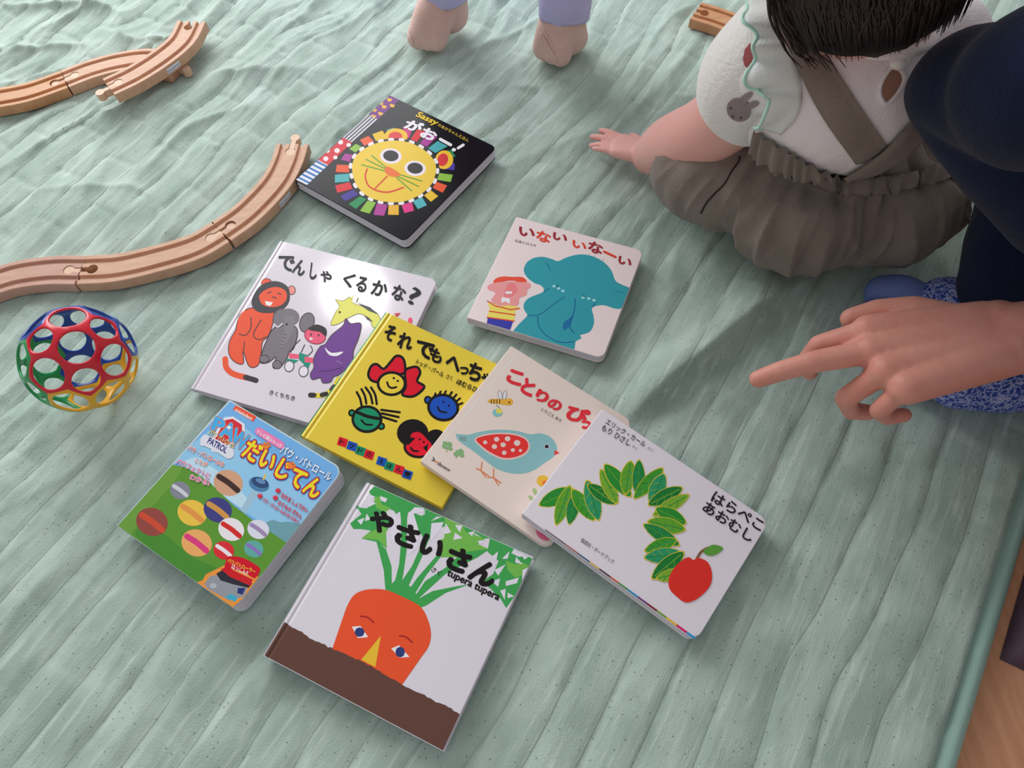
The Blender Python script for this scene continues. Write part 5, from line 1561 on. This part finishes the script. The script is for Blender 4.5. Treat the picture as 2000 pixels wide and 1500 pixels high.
# ------------------------------------------------------------------ the adult at the right edge, sitting cross-legged, pointing at the books
ad_ = empty('person', (.62, .28, 0)); _lo = Vector(ad_.location)
tag(ad_, 'adult in navy clothes and blue patterned sock, pointing a hand from the right', 'person')
NAVY = mat('navy_cotton', (22, 30, 54), .9, .1, bump=(400, .4), var=(25, (16, 22, 42), .6), sheen=.1)
SH_R = atY(2120, 150, .36); EL_R = atY(1856, 172, .425); FA_R = atY(2090, 395, .37)
CH = V3(.54, .22, .40); PEL = V3(.72, .25, .13); SH_L = V3(.54, .07, .44); EL_L = V3(.635, .265, .22); WR_L = at(1985, 655, .14)
HDC = V3(.46, .22, .64); HDF = V3(-.9, .25, -.45); HDU = V3(-.35, 0, 1).normalized()
HD = (at(1715, 705, .125) - WR_L)


def fill_adult(bm):
    limb(bm, [L(PEL), L((PEL + CH) / 2), L(CH), L(CH + V3(-.03, 0, .08))], [.13, .115, .115, .05])
    limb(bm, [L(CH + V3(-.02, .06, .04)), L(SH_R), L(EL_R), L(FA_R)], [.045, .028, .016, .022])
    hand(bm, L(FA_R + V3(.012, -.005, -.008)), FA_R - EL_R, V3(0, 0, 1), 1, .17, [(30, 40, 30)] * 4 + [(20, 20, 20)])
    limb(bm, [L(CH + V3(-.02, -.06, .04)), L(SH_L), L(EL_L), L(EL_L.lerp(WR_L, .6)), L(WR_L)], [.06, .05, .040, .033, .026])
    hand(bm, L(WR_L + HD.normalized() * .010), HD, V3(.05, .1, 1), 1, .185, [(22, 48, 36), (4, 10, 8), (48, 62, 40), (56, 66, 40), (28, 30, 20)], 1.12)
    limb(bm, [L(CH + V3(-.02, 0, .07)), L(CH.lerp(HDC, .6)), L(HDC)], [.06, .055, .05]); head(bm, L(HDC), HDF, HDU, .095)
    for kn, ft in ((V3(.50, .425, .105), V3(.47, .36, .05)), (V3(.52, .02, .105), V3(.56, .20, .05))):
        limb(bm, [L(PEL + V3(0, (kn.y - .25) * .5, -.01)), L(kn), L(ft)], [.085, .06, .04])


grow('body', fill_adult, SKIN_A, ad_, .0022, 5)
face(ad_, L(HDC), HDF, HDU, .095, SKIN_A); scalp(ad_, L(HDC), HDF, HDU, .095, HAIR, 80)
# nails on the pointing hand are left to the fingers' own shape; the clothes
KN_R = atY(2105, 450, .415)


def fill_navy(bm):
    limb(bm, [L(PEL + V3(0, 0, .02)), L((PEL + CH) / 2), L(CH), L(CH + V3(-.02, 0, .06))], [.155, .14, .14, .07])
    limb(bm, [L(CH + V3(-.02, .06, .04)), L(SH_R), L(SH_R.lerp(EL_R, .5) + V3(.01, -.01, 0)), L(EL_R), L(EL_R.lerp(FA_R, .5)), L(FA_R)], [.070, .054, .050, .031, .042, .048])
    limb(bm, [L(CH + V3(-.02, -.06, .04)), L(SH_L), L(SH_L.lerp(EL_L, .7))], [.075, .062, .056])


nv = grow('navy_top', fill_navy, NAVY, ad_, .004, 8)


def fill_skirt(bm):
    limb(bm, [L(PEL + V3(0, .07, 0)), L(PEL.lerp(KN_R, .55) + V3(0, .02, .01)), L(KN_R), L(KN_R + V3(-.02, -.02, -.05))], [.13, .115, .080, .062])
    limb(bm, [L(PEL + V3(0, -.07, 0)), L(V3(.60, .08, .12)), L(V3(.53, .02, .095)), L(V3(.50, .06, .05))], [.13, .11, .078, .05])
    limb(bm, [L(PEL - V3(.03, 0, .04)), L(V3(.62, .25, .085))], [.10, .075])
    capsule(bm, L(KN_R + V3(-.01, .0, -.05)), L(V3(.56, .33, .05)), .055, .045)


sk_ = grow('navy_trousers', fill_skirt, NAVY, ad_, .004, 8)
for o in (nv, sk_):
    me = o.data; n_ = len(me.vertices); co = np.zeros(n_ * 3); me.vertices.foreach_get('co', co); co = co.reshape(-1, 3); no = np.zeros(n_ * 3); me.vertices.foreach_get('normal', no); no = no.reshape(-1, 3)
    r_ = 1 - np.abs(2 * vnoise(co[:, 0] * 14 + co[:, 2] * 9 + 50, co[:, 1] * 16 + 50, 3) - 1)
    co += no * ((.007 * r_ ** 2.5 - .003) * np.clip((co[:, 2] - .01) / .03, 0, 1))[:, None]; me.vertices.foreach_set('co', co.ravel()); me.update()

# the foot in a blue patterned toe sock, lying on the quilt under the pointing hand
SB_ = mat('blue_floral_knit', (64, 84, 150), .85, .15, bump=(500, .5))
nt_ = SB_.node_tree; bs_ = nt_.nodes['Principled BSDF']
vt = nt_.nodes.new('ShaderNodeTexVoronoi'); vt.inputs['Scale'].default_value = 150; vt.feature = 'DISTANCE_TO_EDGE'
tc_ = nt_.nodes.new('ShaderNodeTexCoord'); wn = nt_.nodes.new('ShaderNodeTexNoise'); wn.inputs['Scale'].default_value = 130
mx_ = nt_.nodes.new('ShaderNodeMix'); mx_.data_type = 'RGBA'; mx_.inputs['Factor'].default_value = .02
nt_.links.new(tc_.outputs['Object'], mx_.inputs['A']); nt_.links.new(wn.outputs['Color'], mx_.inputs['B']); nt_.links.new(tc_.outputs['Object'], wn.inputs['Vector'])
nt_.links.new(mx_.outputs['Result'], vt.inputs['Vector'])
rp_ = nt_.nodes.new('ShaderNodeValToRGB'); e_ = rp_.color_ramp.elements
e_[0].position = .0; e_[0].color = (*alb((160, 164, 196)), 1); e_[1].position = .14; e_[1].color = (*alb((58, 78, 148)), 1)
x_ = rp_.color_ramp.elements.new(.07); x_.color = (*alb((120, 130, 178)), 1); x_ = rp_.color_ramp.elements.new(.3); x_.color = (*alb((44, 62, 132)), 1)
nt_.links.new(vt.outputs['Distance'], rp_.inputs['Fac']); nt_.links.new(rp_.outputs['Color'], bs_.inputs['Base Color'])
TOE = mat('blue_toe_knit', (96, 112, 164), .85, .15, bump=(500, .5))
toes = [((1726, 574), .019), ((1708, 612), .0155), ((1745, 655), .015), ((1768, 700), .015), ((1782, 738), .0145), ]
TP = [at(x, y, r) for (x, y), r in toes]
BALL1, BALL2, ANK = at(1845, 596, .032), at(1870, 745, .028), at(2110, 640, .055)


def fill_foot(bm):
    limb(bm, [L(BALL1), L(at(1970, 620, .045)), L(ANK + V3(0, .01, .012))], [.028, .036, .040])
    limb(bm, [L(BALL2), L(at(1990, 740, .032)), L(ANK + V3(.01, -.02, -.01))], [.026, .031, .036])
    limb(bm, [L((BALL1 + BALL2) / 2), L(at(1980, 670, .045)), L(ANK + V3(.08, .0, .03))], [.031, .040, .043])
    for p in TP: capsule(bm, L(p.lerp((BALL1 + BALL2) / 2, .28)), L((BALL1 + BALL2) / 2), .014, .028)


ft = grow('sock', fill_foot, SB_, ad_, .0022, 8)
for p, (_, r) in zip(TP, toes):
    tgt = BALL1.lerp(BALL2, min(1, max(0, (TP[0].y - p.y) / (TP[0].y - TP[-1].y)))); q_ = p.lerp(tgt, .55); q_.z = max(q_.z, .02)
    grow('sock_toe', lambda bm: (limb(bm, [L(p), L(p.lerp(q_, .5) + V3(0, 0, .004)), L(q_)], [r, r * 1.02, r * .95])), TOE, ft, .0016, 4)

# dark cloth on the floor beside the quilt
V = []; F = []; n1, n2 = 40, 40
cl = empty('folded_cloth', at(2040, 1240, -.02))
tag(cl, 'dark purple-brown cloth lying on the wooden floor beyond the quilt hem', 'cloth')
q0, q1 = at(1956, 1286, -.02), at(2252, 1426, -.02)
ex = (q1 - q0).normalized(); ey = V3(-ex.y, ex.x, 0)
for i in range(n1):
    for k in range(n2):
        s_, t = i / (n1 - 1), k / (n2 - 1)
        p = q0 + ex * (s_ * .24) + TD * (t * .22)
        ed = min(1, min(s_, 1 - s_, t, 1 - t) / .06)
        z_ = -.0232 + .012 * ed ** .5 + (.006 * float(vnoise(np.array(s_ * 5 + t * 2), np.array(t * 4 - s_), 5)) + .003 * math.sin(9 * t + 5 * s_)) * ed
        V.append((p.x - cl.location.x, p.y - cl.location.y, z_ - cl.location.z))
for i in range(n1 - 1):
    for k in range(n2 - 1): F.append((i * n2 + k, (i + 1) * n2 + k, (i + 1) * n2 + k + 1, i * n2 + k + 1))
mesh_obj('cloth_folds', V, F, mat('purple_brown_cloth', (82, 66, 76), .9, .1, bump=(500, .4), var=(20, (66, 54, 64), .6)), cl, True)

# the quilt gives way under bodies and feet
press([tuple(at(x, y)[:2]) for x, y in ((1330, 350), (1450, 470), (1560, 545), (1680, 555), (1860, 500), (1900, 420), (1900, 200), (1400, 200))], -.001, .3)
press([tuple(at(x, y)[:2]) for x, y in ((1690, 520), (1680, 570), (1730, 700), (1790, 770), (2000, 850), (2200, 850), (2200, 480))], -.001, .3)
press([tuple(at(x, y)[:2]) for x, y in ((1180, 270), (1200, 320), (1280, 335), (1280, 260))], -.0005, .4)
for x_, y_ in ((.335, .70), (.345, .75), (.41, .70), (.40, .76), (.45, .64), (.32, .64), (.50, .42), (.47, .36)):
    press([(x_ + .055 * math.cos(q_), y_ + .055 * math.sin(q_)) for q_ in [k * math.pi / 5 for k in range(10)]], -.002, .25)
for a, t in ((A1, T1), (A2, T2)):
    c = (a + t) / 2; press([(c.x + .05 * math.cos(q_) * 1.0, c.y + .06 * math.sin(q_)) for q_ in [k * math.pi / 5 for k in range(10)]], -.0005, .3)
settle_quilt()
